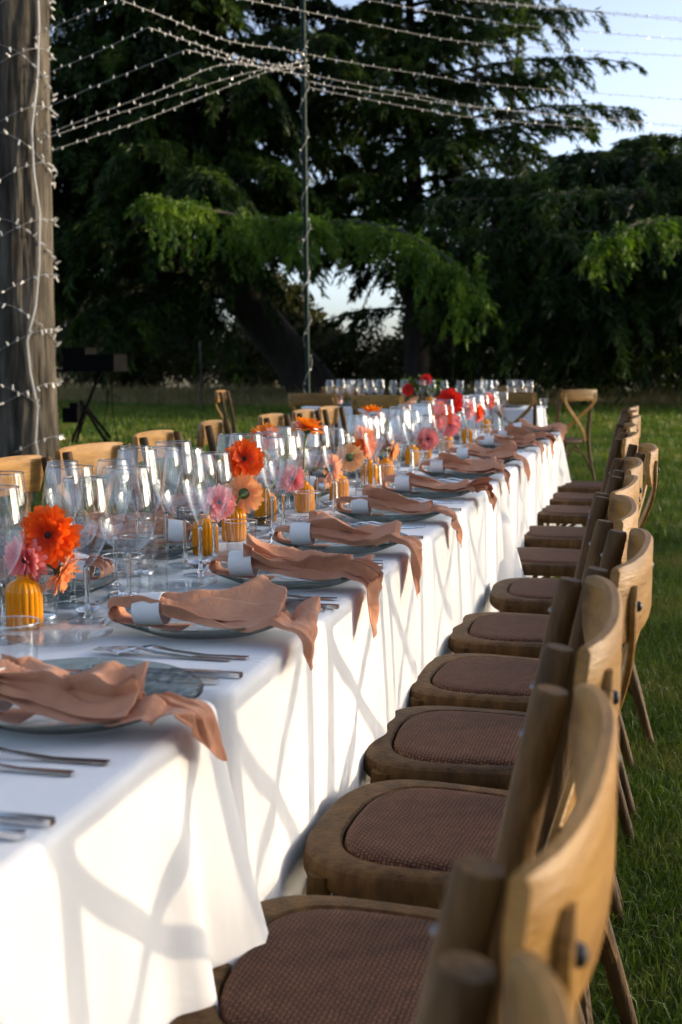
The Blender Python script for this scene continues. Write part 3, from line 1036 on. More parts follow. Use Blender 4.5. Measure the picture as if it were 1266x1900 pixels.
def string_lights(label, pts, spacing, up=None, scale=0.54, rad=0.0032, group='fairy light strings', outward=None):
    """cable along a smooth path and one bulb object per lamp"""
    P = np.array(pts, float)
    # Catmull-Rom
    E0 = np.vstack([2 * P[0] - P[1], P, 2 * P[-1] - P[-2]])
    out = []
    for i in range(1, len(E0) - 2):
        for t in np.linspace(0, 1, 9)[:-1]:
            a, b, c, d = E0[i - 1], E0[i], E0[i + 1], E0[i + 2]
            out.append(0.5 * ((2 * b) + (-a + c) * t + (2 * a - 5 * b + 4 * c - d) * t * t + (-a + 3 * b - 3 * c + d) * t ** 3))
    out.append(P[-1])
    Q = np.array(out)
    root = thing('fairy_light_string', label, 'string lights', tuple(Q[0]), group=group)
    cb = MB()
    cb.tube([tuple(q - Q[0]) for q in Q], rad, n=5)
    obj('cable', cb, M['cable'], root)
    seg = np.linalg.norm(np.diff(Q, axis=0), axis=1)
    cum = np.concatenate([[0], np.cumsum(seg)])
    s = spacing * 0.5
    k = 0
    while s < cum[-1]:
        p = np.array([np.interp(s, cum, Q[:, j]) for j in range(3)])
        b = bpy.data.objects.new('bulb', BULB)
        COL.objects.link(b)
        b.parent = root
        b.location = tuple(p - Q[0])
        if outward is not None:
            o = unit(np.array(outward(p)) + rng.normal(0, 0.45, 3) + np.array([0, 0, rng.choice([-0.7, 0.7])]))
            dirv = Vector(o)
        else:
            dirv = Vector((rng.normal(0, 0.3), rng.normal(0, 0.3), 1.0 if k % 2 else -1.0))
        b.rotation_euler = dirv.to_track_quat('Z', 'Y').to_euler()
        b.scale = (scale,) * 3
        s += spacing * rng.uniform(0.7, 1.3)
        k += 1
    return root


STR = [
 ('short fairy light string rising from the wrapped trunk to the top left edge', [(-5.72,11.01,4.29),(-5.29,10.89,4.37),(-4.88,10.76,4.44),(-4.43,10.65,4.54)], 0.14),
 ('topmost fairy light string sloping down from the upper left to the green pole', [(-4.53,10.10,4.24),(-4.46,10.85,4.30),(-4.29,12.11,4.38),(-4.00,13.04,4.50),(-3.84,13.58,4.56)], 0.14),
 ('fairy light string from the trunk up to the upper of two peaks', [(-5.68,10.97,3.89),(-5.00,10.67,3.98),(-4.39,10.36,4.07)], 0.14),
 ('fairy light string from the upper peak down to the green pole', [(-4.39,10.36,4.07),(-4.34,11.35,4.17),(-4.25,12.35,4.27),(-4.09,13.12,4.36),(-3.83,13.56,4.40)], 0.14),
 ('fairy light string from the trunk up to the lower of two peaks', [(-5.65,10.94,3.58),(-5.03,10.88,3.76),(-4.19,10.75,3.96)], 0.14),
 ('fairy light string from the lower peak down to the green pole', [(-4.19,10.75,3.96),(-4.13,12.00,4.14),(-4.02,12.89,4.25),(-3.83,13.55,4.32)], 0.14),
 ('fairy light string running from trunk to pole, third lowest on the left', [(-5.69,11.02,3.35),(-4.81,11.67,3.84),(-4.39,12.30,4.19),(-4.03,13.13,4.31),(-3.83,13.56,4.44)], 0.14),
 ('fairy light string running from trunk to pole, second lowest on the left', [(-5.74,11.12,3.33),(-5.16,11.80,3.70),(-4.37,12.67,4.16),(-3.84,13.57,4.49)], 0.14),
 ('lowest fairy light string running from the trunk to the green pole', [(-5.72,11.11,3.20),(-5.11,11.80,3.57),(-4.25,12.94,4.21),(-3.84,13.57,4.51)], 0.14),
 ('long fairy light string crossing behind the pole top towards the right, third from the top', [(-4.01,11.49,4.61),(-3.69,12.80,4.81),(-3.39,13.49,4.88),(-2.37,14.97,4.95),(-1.12,16.14,5.05),(0.50,17.54,5.19)], 0.17),
 ('topmost fairy light string across the sky at the right', [(-2.46,13.64,5.16),(-1.67,14.70,5.25),(0.46,16.84,5.49)], 0.17),
 ('fairy light string just under the topmost one across the right sky', [(-3.26,12.94,5.06),(-2.09,14.47,5.25),(-0.95,15.49,5.33),(0.46,16.96,5.49)], 0.17),
 ('fairy light string across the right sky above the long crossing string', [(-3.48,12.88,5.02),(-3.04,13.73,5.10),(-1.77,15.27,5.18),(0.24,17.00,5.30),(0.55,17.33,5.34)], 0.17),
 ('single fairy light string leaving the pole to the right below four others', [(-3.83,13.58,4.56),(-3.61,14.00,4.58),(-2.84,15.04,4.61),(-1.98,15.99,4.63),(0.29,18.15,4.77),(0.62,18.48,4.80)], 0.19),
 ('upper one of the three lowest fairy light strings to the right of the pole', [(-3.82,13.55,4.34),(-3.60,13.97,4.35),(-2.83,15.01,4.35),(-1.97,15.95,4.33),(0.63,18.44,4.43)], 0.19),
 ('middle one of the three lowest fairy light strings right of the pole', [(-3.82,13.54,4.26),(-3.60,13.96,4.27),(-2.93,14.86,4.30),(-2.26,15.63,4.31),(0.63,18.43,4.40)], 0.19),
 ('lowest fairy light string to the right of the green pole', [(-3.82,13.53,4.19),(-3.60,13.95,4.20),(-2.83,14.99,4.19),(-2.10,15.90,4.20),(0.04,17.90,4.28)], 0.17),
]
for lab, pts, sp in STR:
    if 'from trunk' in lab or 'from the trunk' in lab or 'wrapped trunk' in lab:
        p0 = pts[0]
        cx, cyy = trunk_c(p0[2])
        dx, dy = p0[0] - cx, p0[1] - cyy
        dl = math.hypot(dx, dy)
        rr0 = trunk_r(p0[2])
        pts = [(cx + dx / dl * rr0, cyy + dy / dl * rr0, p0[2] - 0.03)] + pts
    string_lights(lab, pts, sp)


def wrap(zs_th):
    pts = []
    for z, th in zs_th:
        cx, cyy = trunk_c(z)
        r = trunk_r(max(z, 0)) * 1.035 + 0.008
        pts.append((cx + r * math.cos(th), cyy + r * math.sin(th), z))
    return pts


def outw(p):
    cx, cyy = trunk_c(p[2])
    d = np.array([p[0] - cx, p[1] - cyy, 0])
    return d / np.linalg.norm(d)


def helix(z0, z1, turns, th0, sgn, wobble):
    m = int(turns * 14)
    return [(z0 + (z1 - z0) * i / m + wobble * math.sin(i * 0.9) , th0 + sgn * 2 * math.pi * turns * i / m) for i in range(m + 1)]


string_lights('fairy light string wound steeply round the trunk from its foot upwards', wrap(helix(0.25, 5.4, 9.5, -1.2, 1, 0.06)), 0.13, outward=outw, scale=0.9, group='fairy lights wrapped round supports')
string_lights('second fairy light string wound the opposite way round the trunk', wrap(helix(0.7, 5.2, 5.5, -0.5, -1, 0.08)), 0.13, outward=outw, scale=0.9, group='fairy lights wrapped round supports')
# slack grey feed cable down the trunk
pts = []
for z, dth in ((0.1, -0.62), (0.35, -0.70), (0.7, -0.62), (1.05, -0.80), (1.35, -0.86), (1.7, -0.62), (2.1, -0.50), (2.6, -0.46), (3.0, -0.62), (3.4, -0.66), (3.9, -0.46), (4.4, -0.40), (5.0, -0.44), (5.6, -0.5)):
    cx, cyy = trunk_c(z)
    r = trunk_r(z) * 1.02 + 0.02
    pts.append((cx + r * math.cos(dth) - TR[0], cyy + r * math.sin(dth) - TR[1], z))
cb = MB()
cb.tube(pts, 0.012, n=7)
tag(obj('feed_cable', cb, M['grey_cable'], loc=(TR[0], TR[1], 0)), 'slack grey power cable running down the wrapped trunk', 'cable')

# green pole with wound lights
pp = [(-3.81, 13.45, 0.0), (-3.845, 13.48, 2.2), (-3.88, 13.53, 4.7), (-3.89, 13.54, 5.9)]
root = thing('green_pole', 'tall slim green metal pole holding the fairy light strings', 'pole', pp[0])
mb = MB()
mb.tube([tuple(np.array(p) - np.array(pp[0])) for p in pp], 0.028, n=12)
obj('post', mb, M['green_paint'], root)
mb = MB()
mb.box((0, 0, 0.006), (0.22, 0.22, 0.012))
obj('base_plate', mb, M['green_paint'], root)
def on_pole(z, th, r=0.044):
    P = np.array(pp)
    return (np.interp(z, P[:, 2], P[:, 0]) + r * math.cos(th), np.interp(z, P[:, 2], P[:, 1]) + r * math.sin(th), z)
string_lights('fairy light string wound loosely round the green pole', [on_pole(0.6 + 4.1 * i / 48, i * 1.05, 0.040 + 0.018 * math.sin(i * 0.7) ** 2) for i in range(49)], 0.15, outward=lambda p: (rng.normal(), rng.normal(), 0), scale=0.55, rad=0.0042, group='fairy lights wrapped round supports')

# thin stakes on the far lawn
for lab, x, y, h, r in (('thin pale stake standing on the far lawn left of the leaning cedar', -10.28, 27.0, 1.6, 0.032), ('thin pale stake in front of the dark cedar, behind the far table', -4.95, 31.0, 1.6, 0.02)):
    mb = MB()
    mb.tube([(0, 0, -0.02), (0.01, 0, h * 0.5), (-0.01, 0.01, h), (-0.01, 0.01, h + 0.03)], [r, r * 0.95, r * 0.85, r * 0.3], n=8)
    tag(obj('stake', mb, M['bark'], loc=(x, y, float(ground_z(x, y)))), lab, 'stake')

# dark equipment stand behind the trunk
root = thing('equipment_stand', 'dark stand with slanted legs and a black box beside the wrapped trunk', 'stand', (-7.35, 15.2, 0))
bx = MB()
bx.box((0.05, 0, 1.14), (0.74, 0.42, 0.20))
bx.box((-0.18, 0, 1.28), (0.34, 0.36, 0.10))
bx.box((0.0, 0, 1.03), (0.86, 0.5, 0.03))
obj('box', bx, M['black'], root)
for a, b in (((-0.28, -0.16, 0.0), (0.18, -0.1, 1.02)), ((-0.36, 0.16, 0.0), (0.06, 0.1, 1.02)), ((0.30, -0.16, 0.0), (-0.16, -0.05, 0.62)), ((0.26, 0.16, 0.0), (-0.2, 0.05, 0.62))):
    mb = MB()
    mb.tube([a, b], 0.022, n=8)
    obj('leg', mb, M['black'], root)
mb = MB()
mb.tube([(0.25, -0.1, 1.02), (0.28, -0.14, 0.6), (0.22, -0.15, 0.25), (0.30, -0.15, 0.02)], 0.008, n=6)
mb.tube([(0.33, -0.1, 1.02), (0.35, -0.14, 0.5), (0.42, -0.15, 0.10), (0.36, -0.15, 0.02)], 0.008, n=6)
obj('hanging_cable', mb, M['black'], root)
mb = MB()
mb.box((-0.30, 0, 0.42), (0.22, 0.2, 0.2))
mb.box((-0.26, 0, 0.55), (0.12, 0.12, 0.08))
obj('power_pack', mb, M['black'], root)

# ------------------------------------------------------------------ tables and cloths
ZT = 0.751
XR, XL = -0.500, -1.222
XC = (XR + XL) / 2


def make_table(label, cx, cy, lx, ly, rz=0.0):
    t = thing('folding_table', label, 'table', (cx, cy, 0), rz, 'tables under white cloths')
    mb = MB()
    mb.box((0, 0, 0.728), (lx - 0.03, ly - 0.03, 0.03))
    obj('tabletop', mb, M['wood_dark'], t)
    for sx in (-1, 1):
        for sy in (-1, 1):
            mb = MB()
            mb.tube([(sx * (lx / 2 - 0.12), sy * (ly / 2 - 0.2), 0.0), (sx * (lx / 2 - 0.12), sy * (ly / 2 - 0.2), 0.72)], 0.016, n=8)
            obj('leg', mb, M['black'], t)
    return t


def make_cloth(label, cx, cy, lx, ly, rz=0.0, seed=1, flare=(0, 0, 0, 0), drop=0.66, flat_ends=True, fold=1.0):
    """flare: outward fullness at the corners (+x-y, +x+y, -x+y, -x-y)"""
    rs = np.random.default_rng(seed)
    hx, hy = lx / 2, ly / 2
    r = 0.014
    step = 0.012
    per, nrm, sid = [], [], []
    cr = 0.03
    def line(a, b, nn, side):
        L = math.dist(a, b)
        k = max(2, int(L / step))
        for i in range(k):
            q = i / k
            per.append((a[0] + (b[0] - a[0]) * q, a[1] + (b[1] - a[1]) * q)); nrm.append(nn); sid.append(side)
    def arc(c, a0, side):
        for i in range(5):
            a = a0 + (math.pi / 2) * i / 5
            per.append((c[0] + cr * math.cos(a), c[1] + cr * math.sin(a))); nrm.append((math.cos(a), math.sin(a))); sid.append(side)
    line((hx, -hy + cr), (hx, hy - cr), (1, 0), 0)
    arc((hx - cr, hy - cr), 0, 4)
    line((hx - cr, hy), (-hx + cr, hy), (0, 1), 1)
    arc((-hx + cr, hy - cr), math.pi / 2, 5)
    line((-hx, hy - cr), (-hx, -hy + cr), (-1, 0), 2)
    arc((-hx + cr, -hy + cr), math.pi, 6)
    line((-hx + cr, -hy), (hx - cr, -hy), (0, -1), 3)
    arc((hx - cr, -hy + cr), -math.pi / 2, 7)
    per, nrm, sid = np.array(per), np.array(nrm, float), np.array(sid)
    n = len(per)
    # fold profile along each long side
    disp = np.zeros(n)
    soft = np.zeros(n)
    for side in (0, 2):
        m = sid == side
        y = per[m, 1]
        d = np.zeros(m.sum())
        yy = -hy + 0.05
        while yy < hy - 0.03:
            w = rs.uniform(0.014, 0.05)
            d += rs.uniform(0.006, 0.026) * np.exp(-((y - yy) / w) ** 2) * (1 if rs.random() < 0.8 else -0.5)
            yy += rs.uniform(0.08, 0.30)
        d += 0.010 * np.sin(y * 5.1 + seed) + 0.006 * np.sin(y * 11.3 + seed * 2)
        disp[m] = d * fold * 1.3
        c_lo = flare[0] if side == 0 else flare[3]
        c_hi = flare[1] if side == 0 else flare[2]
        for cy0, amp in ((-hy, c_lo), (hy, c_hi)):
            q = np.abs(y - cy0)
            soft[m] += amp * (np.exp(-(q / 0.085) ** 2) + 0.55 * np.exp(-((q - 0.16) / 0.035) ** 2) - 0.18 * np.exp(-((q - 0.11) / 0.025) ** 2))
    if not flat_ends:
        for side in (1, 3):
            m = sid == side
            x = per[m, 0]
            disp[m] = (0.014 * np.sin(x * 23 + seed) + 0.012 * np.sin(x * 37 + 2 * seed) + 0.01) * fold
    for side, k in ((4, 1), (5, 2), (6, 3), (7, 0)):
        soft[sid == side] = flare[k]
    arcs = [(0, 0)] + [(r * math.sin(a), r * (1 - math.cos(a))) for a in np.linspace(0.35, math.pi / 2, 5)]
    rows = [(-r + o, -dz, 0.0) for o, dz in arcs]
    for t in np.linspace(0.03, 1, 34):
        rows.append((0.0, -r - t * (drop - r), t))
    V = []
    for (o, dz, t) in rows:
        lat = o + 0.006 * t + disp * (t ** 0.85) * (0.55 + 0.45 * t) + soft * t ** 1.15
        # slight sideways drift of the folds on their way down
        tang = np.stack([-nrm[:, 1], nrm[:, 0]], -1)
        dr = 0.012 * t * np.sin(per[:, 1] * 3.1 + seed) * (sid % 2 == 0)
        p = per + nrm * lat[:, None] + tang * dr[:, None]
        z = ZT + dz + 0.02 * t * np.sin(per[:, 1] * 1.7 + seed) - 0.35 * soft * t
        V.append(np.column_stack([p, np.broadcast_to(z, (n,))]))
    V = np.concatenate(V)
    nr = len(rows)
    i = np.arange(n)
    k = (i + 1) % n
    F = []
    for q in range(nr - 1):
        F.append(np.stack([q * n + i, (q + 1) * n + i, (q + 1) * n + k, q * n + k], -1))
    F = np.concatenate(F)
    top = np.arange(n)[None, :]
    me = mesh_np('tablecloth', V, [F, top])
    me.shade_smooth()
    o = obj('tablecloth', me, M['cloth'], loc=(cx, cy, 0), rz=rz)
    return tag(o, label, 'tablecloth', 'white tablecloths')


W_T = XR - XL
joints = [-1.40, 1.388, 4.220, 7.235]
for i in range(3):
    y0, y1 = joints[i] + 0.012, joints[i + 1] - 0.012
    nm = ['nearest', 'middle', 'farthest'][i]
    make_table(nm + ' folding table hidden under the white cloth of the long run', XC, (y0 + y1) / 2, W_T, y1 - y0)
    make_cloth(['white cloth on the nearest table, with a deep fold at its far corner', 'white cloth over the middle table of the long run, striped by chair shadows',
                'white cloth on the farthest table of the long run, flaring at its near corner'][i], XC, (y0 + y1) / 2, W_T, y1 - y0, seed=i + 3,
               flare=[(0.02, 0.17, 0.02, 0.02), (0.05, 0.05, 0.02, 0.02), (0.20, 0.16, 0.05, 0.05)][i], flat_ends=(i < 2))
TX0, TX1, TY0, TY1 = -3.05, -0.935, 10.50, 11.25
make_table('folding table under the white cloth set crosswise at the far end', (TX0 + TX1) / 2, (TY0 + TY1) / 2, TX1 - TX0, TY1 - TY0)
make_cloth('white cloth on the crosswise table at the far end', (TX0 + TX1) / 2, (TY0 + TY1) / 2, TX1 - TX0, TY1 - TY0, seed=9, flare=(0.16, 0.12, 0.1, 0.1), flat_ends=False)

# ------------------------------------------------------------------ cross-back chair
def make_chair():
    c = thing('cross_back_chair', 'chair', 'chair')
    ZS = 0.448

    def outline(w_f, w_b, y_f, y_b, k=40, e=3.4):
        pts = []
        for i in range(k):
            a = 2 * math.pi * i / k
            ca, sa = math.cos(a), math.sin(a)
            x = math.copysign(abs(ca) ** (2 / e), ca)
            y = math.copysign(abs(sa) ** (2 / e), sa)
            v = (y + 1) / 2
            w = w_b + (w_f - w_b) * v
            yy = y_b + (y_f - y_b) * v
            pts.append((x * w / 2, yy + (0.012 * (1 - x * x) if y > 0 else 0)))
        return pts
    o1 = outline(0.435, 0.385, 0.205, -0.185)
    o2 = outline(0.345, 0.305, 0.150, -0.150)
    k = len(o1)
    mb = MB()
    def ins(o, d):
        q = []
        for (x, y) in o:
            l = math.hypot(x, y - 0.01)
            q.append((x - x / l * d, y - (y - 0.01) / l * d))
        return q
    rings = [(ins(o1, 0.006), ZS - 0.042), (o1, ZS - 0.034), (o1, ZS - 0.016), (ins(o1, 0.004), ZS - 0.005), (ins(o1, 0.014), ZS), (ins(o2, -0.004), ZS), (o2, ZS - 0.004), (o2, ZS - 0.03), (ins(o1, 0.03), ZS - 0.042)]
    V = [(x, y, z) for o, z in rings for (x, y) in o]
    F = []
    nr = len(rings)
    for i in range(nr):
        j = (i + 1) % nr
        for a in range(k):
            b = (a + 1) % k
            F.append((i * k + a, i * k + b, j * k + b, j * k + a))
    mb.add(V, F)
    seat_o = obj('seat_frame', mb.mesh('seat_frame', auto=40), M['wood'], c)
    # woven pad
    mb = MB()
    V, F = [(0, 0, ZS + 0.007)], []
    rr = [0.3, 0.6, 0.82, 0.93, 0.98, 1.0]
    zz = [0.0069, 0.0063, 0.0053, 0.0034, -0.001, -0.012]
    o3 = ins(o2, 0.0025)
    for q, dz in zip(rr, zz):
        for (x, y) in o3:
            V.append((x * q, y * q, ZS + dz))
    for a in range(k):
        F.append((0, 1 + a, 1 + (a + 1) % k))
    for i in range(len(rr) - 1):
        for a in range(k):
            b = (a + 1) % k
            F.append((1 + i * k + a, 1 + (i + 1) * k + a, 1 + (i + 1) * k + b, 1 + i * k + b))
    mb.add(V, F)
    obj('seat_pad', mb.mesh('seat_pad', auto=60), M['rattan'], seat_o)
    for s in (-1, 1):
        mb = MB()
        mb.tube([(s * 0.205, 0.215, 0.0), (s * 0.198, 0.195, 0.12), (s * 0.186, 0.168, 0.32), (s * 0.182, 0.158, 0.43)], [0.0135, 0.0155, 0.0185, 0.019], n=12)
        obj('front_leg', mb, M['wood'], c)
        mb = MB()
        pts = [(s * 0.186, -0.285, 0.0), (s * 0.185, -0.250, 0.12), (s * 0.183, -0.195, 0.30), (s * 0.182, -0.168, 0.43), (s * 0.182, -0.168, 0.56), (s * 0.183, -0.185, 0.70), (s * 0.183, -0.212, 0.84), (s * 0.183, -0.2225, 0.889), (s * 0.183, -0.2235, 0.895)]
        mb.tube(pts, [0.0120, 0.0140, 0.0165, 0.0180, 0.0178, 0.0168, 0.0157, 0.0152, 0.0130], n=16)
        bl_o = obj('back_leg', mb, M['wood'], c)
        # bolt on the inner face of the post and dark cap outside the rail
        mb = MB()
        mb.tube([(s * 0.183, -0.1965, 0.855), (s * 0.183, -0.200, 0.855), (s * 0.183, -0.208, 0.855)], [0.002, 0.0048, 0.0052], n=10)
        obj('bolt', mb, M['bolt'], bl_o)
        cap = MB()
        cap.tube([(s * 0.168, -0.256, 0.845), (s * 0.169, -0.274, 0.845), (s * 0.169, -0.279, 0.845), (s * 0.169, -0.281, 0.845)], [0.0085, 0.0080, 0.0060, 0.002], n=12)
        # bentwood brace of the cross, one strip from rail to opposite seat corner
        mb = MB()
        dy = 0.0065 * s
        pts, secs = [], []
        A = Vector((s * 0.168, -0.2685, 0.872))
        B = Vector((s * 0.160, -0.2675, 0.79))
        C0 = Vector((0, -0.222 + dy, 0.628))
        D = Vector((-s * 0.095, -0.190 + dy, 0.53))
        E1 = Vector((-s * 0.150, -0.172, 0.43))
        key = [A, B, Vector((s * 0.095, -0.250 + dy * 0.5, 0.715)), C0, D, E1]
        for i in range(len(key) - 1):
            p0 = key[max(i - 1, 0)]; p1 = key[i]; p2 = key[i + 1]; p3 = key[min(i + 2, len(key) - 1)]
            for t in np.linspace(0, 1, 6)[:-1]:
                pts.append(0.5 * ((2 * p1) + (-p0 + p2) * t + (2 * p0 - 5 * p1 + 4 * p2 - p3) * t * t + (-p0 + 3 * p1 - 3 * p2 + p3) * t ** 3))
        pts.append(E1)
        m = len(pts)
        for i in range(m):
            h = 0.0150 * (1.0 if i > 2 else (0.35, 0.8, 0.97)[i])
            w = 0.0055
            secs.append([(h, -w * 0.6), (h * 0.8, -w), (-h * 0.8, -w), (-h, -w * 0.6), (-h, w * 0.6), (-h * 0.8, w), (h * 0.8, w), (h, w * 0.6)])
        mb.sweep(pts, secs, up=(0, 1, 0))
        br_o = obj('cross_brace', mb, M['wood_rail'], c)
        obj('bolt_cap', cap, M['knob'], br_o)
    # curved top rail
    mb = MB()
    pts, secs = [], []
    m = 33
    for i in range(m):
        u = -1 + 2 * i / (m - 1)
        x = 0.200 * math.sin(u * 1.18) / math.sin(1.18)
        y = -0.2440 - 0.0325 * (1 - abs(u) ** 2.4)
        e = max(0.0, (abs(u) - 0.90) / 0.10)
        h = 0.052 * math.sqrt(max(0.0, 1 - 0.93 * e ** 3))
        w = 0.0075
        zc = 0.853 - 0.006 * abs(u) ** 2
        pts.append((x, y, zc))
        secs.append([(w * 0.55, -h), (w, -h * 0.90), (w, -h * 0.4), (w, h * 0.4), (w, h * 0.90), (w * 0.55, h), (-w * 0.55, h), (-w, h * 0.90), (-w, h * 0.4), (-w, -h * 0.4), (-w, -h * 0.90), (-w * 0.55, -h)])
    mb.sweep(pts, secs, up=(0, 0, 1))
    obj('top_rail', mb.mesh('top_rail', auto=50), M['wood_rail'], c)
    # bent stretchers under the seat
    for s in (-1, 1):
        mb = MB()
        mb.tube([(s * 0.197, 0.185, 0.16), (s * 0.182, 0.10, 0.30), (s * 0.175, 0.0, 0.375), (s * 0.182, -0.10, 0.30), (s * 0.184, -0.238, 0.16)], 0.010, n=8)
        obj('side_stretcher', mb, M['wood'], c)
    mb = MB()
    mb.tube([(-0.197, 0.185, 0.17), (-0.10, 0.172, 0.31), (0.0, 0.168, 0.375), (0.10, 0.172, 0.31), (0.197, 0.185, 0.17)], 0.010, n=8)
    obj('front_stretcher', mb, M['wood'], c)
    mb = MB()
    mb.tube([(-0.184, -0.236, 0.17), (-0.10, -0.205, 0.31), (0.0, -0.195, 0.375), (0.10, -0.205, 0.31), (0.184, -0.236, 0.17)], 0.010, n=8)
    obj('back_stretcher', mb, M['wood'], c)
    return c


chairs = Stock(make_chair())
RC = [(-0.296, 0.33, 0), (-0.300, 0.812, -1.5), (-0.307, 1.318, 2), (-0.276, 1.79, -2.5), (-0.302, 2.255, 3), (-0.306, 2.72, -3), (-0.300, 3.235, 1.5), (-0.262, 3.82, 4), (-0.325, 4.48, -2), (-0.340, 5.12, 3), (-0.330, 5.90, -1), (-0.350, 6.50, 2.5), (-0.355, 7.16, -3)]
for i, (x, y, a) in enumerate(RC):
    lab = ['nearest wooden cross-back chair of the right row, cut off at the bottom edge', 'second wooden cross-back chair of the right row, its blurred top rail largest in view', 'cross-back chair whose woven seat fills the bottom of the picture', None][min(i, 3)]
    if lab is None:
        lab = 'wooden cross-back chair, ' + ORD[i] + ' from the camera in the right-hand row'
    if i == 7:
        lab = 'wooden cross-back chair pulled slightly out of the right-hand row, eighth from the camera'
    chairs.put((x, y, 0), R(90 + a), lab, 'cross-back chairs along the right side')
LC = [(-1.42, 1.92, 4), (-1.41, 2.42, 0), (-1.41, 2.92, 3), (-1.44, 3.45, -4), (-1.52, 4.17, 3), (-1.59, 4.98, 8), (-1.54, 5.66, 2), (-1.53, 6.19, 1), (-1.52, 6.66, 0)]
for i, (x, y, a) in enumerate(LC):
    chairs.put((x, y, 0), R(-90 + a), 'wooden cross-back chair, ' + ORD[i] + ' from the camera in the left-hand row', 'cross-back chairs along the left side')
TC = [(-3.38, 10.05, -80, 'cross-back chair at the left end of the crosswise far table, seen side-on'), (-2.62, 9.60, 0, 'dark-backed cross-back chair on the near side of the crosswise table, leftmost'),
      (-2.02, 9.25, 2, 'dark-backed cross-back chair on the near side of the crosswise table, in the middle'), (-1.10, 10.36, -4, 'cross-back chair on the near side of the crosswise table, rightmost'),
      (-3.0, 11.45, 178, 'cross-back chair on the far side of the crosswise table, leftmost'), (-1.30, 11.6, 183, 'cross-back chair on the far side of the crosswise table, rightmost'),
      (-0.80, 11.35, 42, 'cross-back chair standing alone past the right end of the crosswise table')]
for x, y, a, lab in TC:
    chairs.put((x, y, 0), R(a), lab, 'cross-back chairs around the crosswise table')

# ------------------------------------------------------------------ tableware prototypes
def glass_thing(name, foot_r, stem_h, prof, cat='glass', n=30):
    g = thing(name, name, cat)
    bowl_o = obj('bowl', MB().lathe(prof, n=n).mesh('bowl', auto=0), M['glass_wall'], g)
    rr_, rz_ = prof[-1]
    obj('rim', MB().lathe([(rr_ + 0.0009 * math.cos(a), rz_ + 0.0009 * math.sin(a)) for a in np.linspace(0, 2 * math.pi, 9)], n=n).mesh('rim', auto=0), M['glass_solid'], bowl_o)
    st = [(0.0, 0.0045), (0.008, 0.0055), (0.0052, 0.012), (0.0040, 0.03), (0.0038, stem_h * 0.6), (0.0046, stem_h * 0.92), (prof[0][0] * 0.95 + 0.001, stem_h + 0.001), (0.0, stem_h + 0.002)]
    obj('stem', MB().lathe(st, n=12).mesh('stem', auto=0), M['glass_solid'], g)
    ft = [(0.0, 0.0042), (foot_r * 0.5, 0.0030), (foot_r * 0.97, 0.0016), (foot_r, 0.0009), (foot_r * 0.97, 0.0004), (0.0, 0.0006)]
    obj('foot', MB().lathe(ft, n=n).mesh('foot', auto=0), M['glass_wall'], g)
    return g


def smooth_prof(key, k=5):
    P = np.array(key)
    E0 = np.vstack([2 * P[0] - P[1], P, 2 * P[-1] - P[-2]])
    out = []
    for i in range(1, len(E0) - 2):
        for t in np.linspace(0, 1, k)[:-1]:
            a, b, c, d = E0[i - 1], E0[i], E0[i + 1], E0[i + 2]
            q = 0.5 * ((2 * b) + (-a + c) * t + (2 * a - 5 * b + 4 * c - d) * t * t + (-a + 3 * b - 3 * c + d) * t ** 3)
            out.append((max(q[0], 0.001), q[1]))
    out.append(tuple(P[-1]))
    return out


goblet = Stock(glass_thing('water_goblet', 0.037, 0.094, smooth_prof([(0.004, 0.095), (0.026, 0.103), (0.042, 0.124), (0.0475, 0.153), (0.0455, 0.189), (0.0385, 0.236)])))
wine = Stock(glass_thing('wine_glass', 0.035, 0.088, smooth_prof([(0.004, 0.089), (0.013, 0.097), (0.029, 0.123), (0.0385, 0.156), (0.039, 0.181), (0.0322, 0.229)])))
flute = Stock(glass_thing('champagne_flute', 0.033, 0.096, smooth_prof([(0.003, 0.095), (0.007, 0.104), (0.018, 0.129), (0.0295, 0.162), (0.0335, 0.187), (0.0317, 0.211), (0.0262, 0.234)])))

tb_ = thing('water_tumbler', 'tumbler', 'glass')
tw_ = obj('wall', MB().lathe(smooth_prof([(0.0285, 0.006), (0.0305, 0.018), (0.0330, 0.045), (0.0355, 0.074)], 4), n=30).mesh('wall', auto=0), M['glass_tumbler'], tb_)
obj('rim', MB().lathe([(0.0355 + 0.0012 * math.cos(a), 0.074 + 0.0012 * math.sin(a)) for a in np.linspace(0, 2 * math.pi, 9)], n=30).mesh('rim', auto=0), M['glass_solid'], tw_)
obj('base', MB().lathe([(0.0, 0.010), (0.020, 0.0092), (0.0278, 0.0065), (0.0284, 0.003), (0.026, 0.0008), (0.0, 0.0015)], n=26).mesh('base', auto=0), M['glass_solid'], tb_)
tumbler = Stock(tb_)

cu = thing('ribbed_glass_cylinder', 'ribbed glass', 'glass')
pr = []
for i in range(40):
    z = 0.004 + 0.134 * i / 39
    pr.append((0.0165 + 0.0012 * (i % 2) + 0.003 * i / 39, z))
obj('wall', MB().lathe(pr, n=28).mesh('wall', auto=0), M['glass_ribbed'], cu)
obj('base', MB().lathe([(0.0, 0.008), (0.015, 0.007), (0.0162, 0.003), (0.0, 0.001)], n=24).mesh('base', auto=0), M['glass_solid'], cu)
ribbed = Stock(cu)

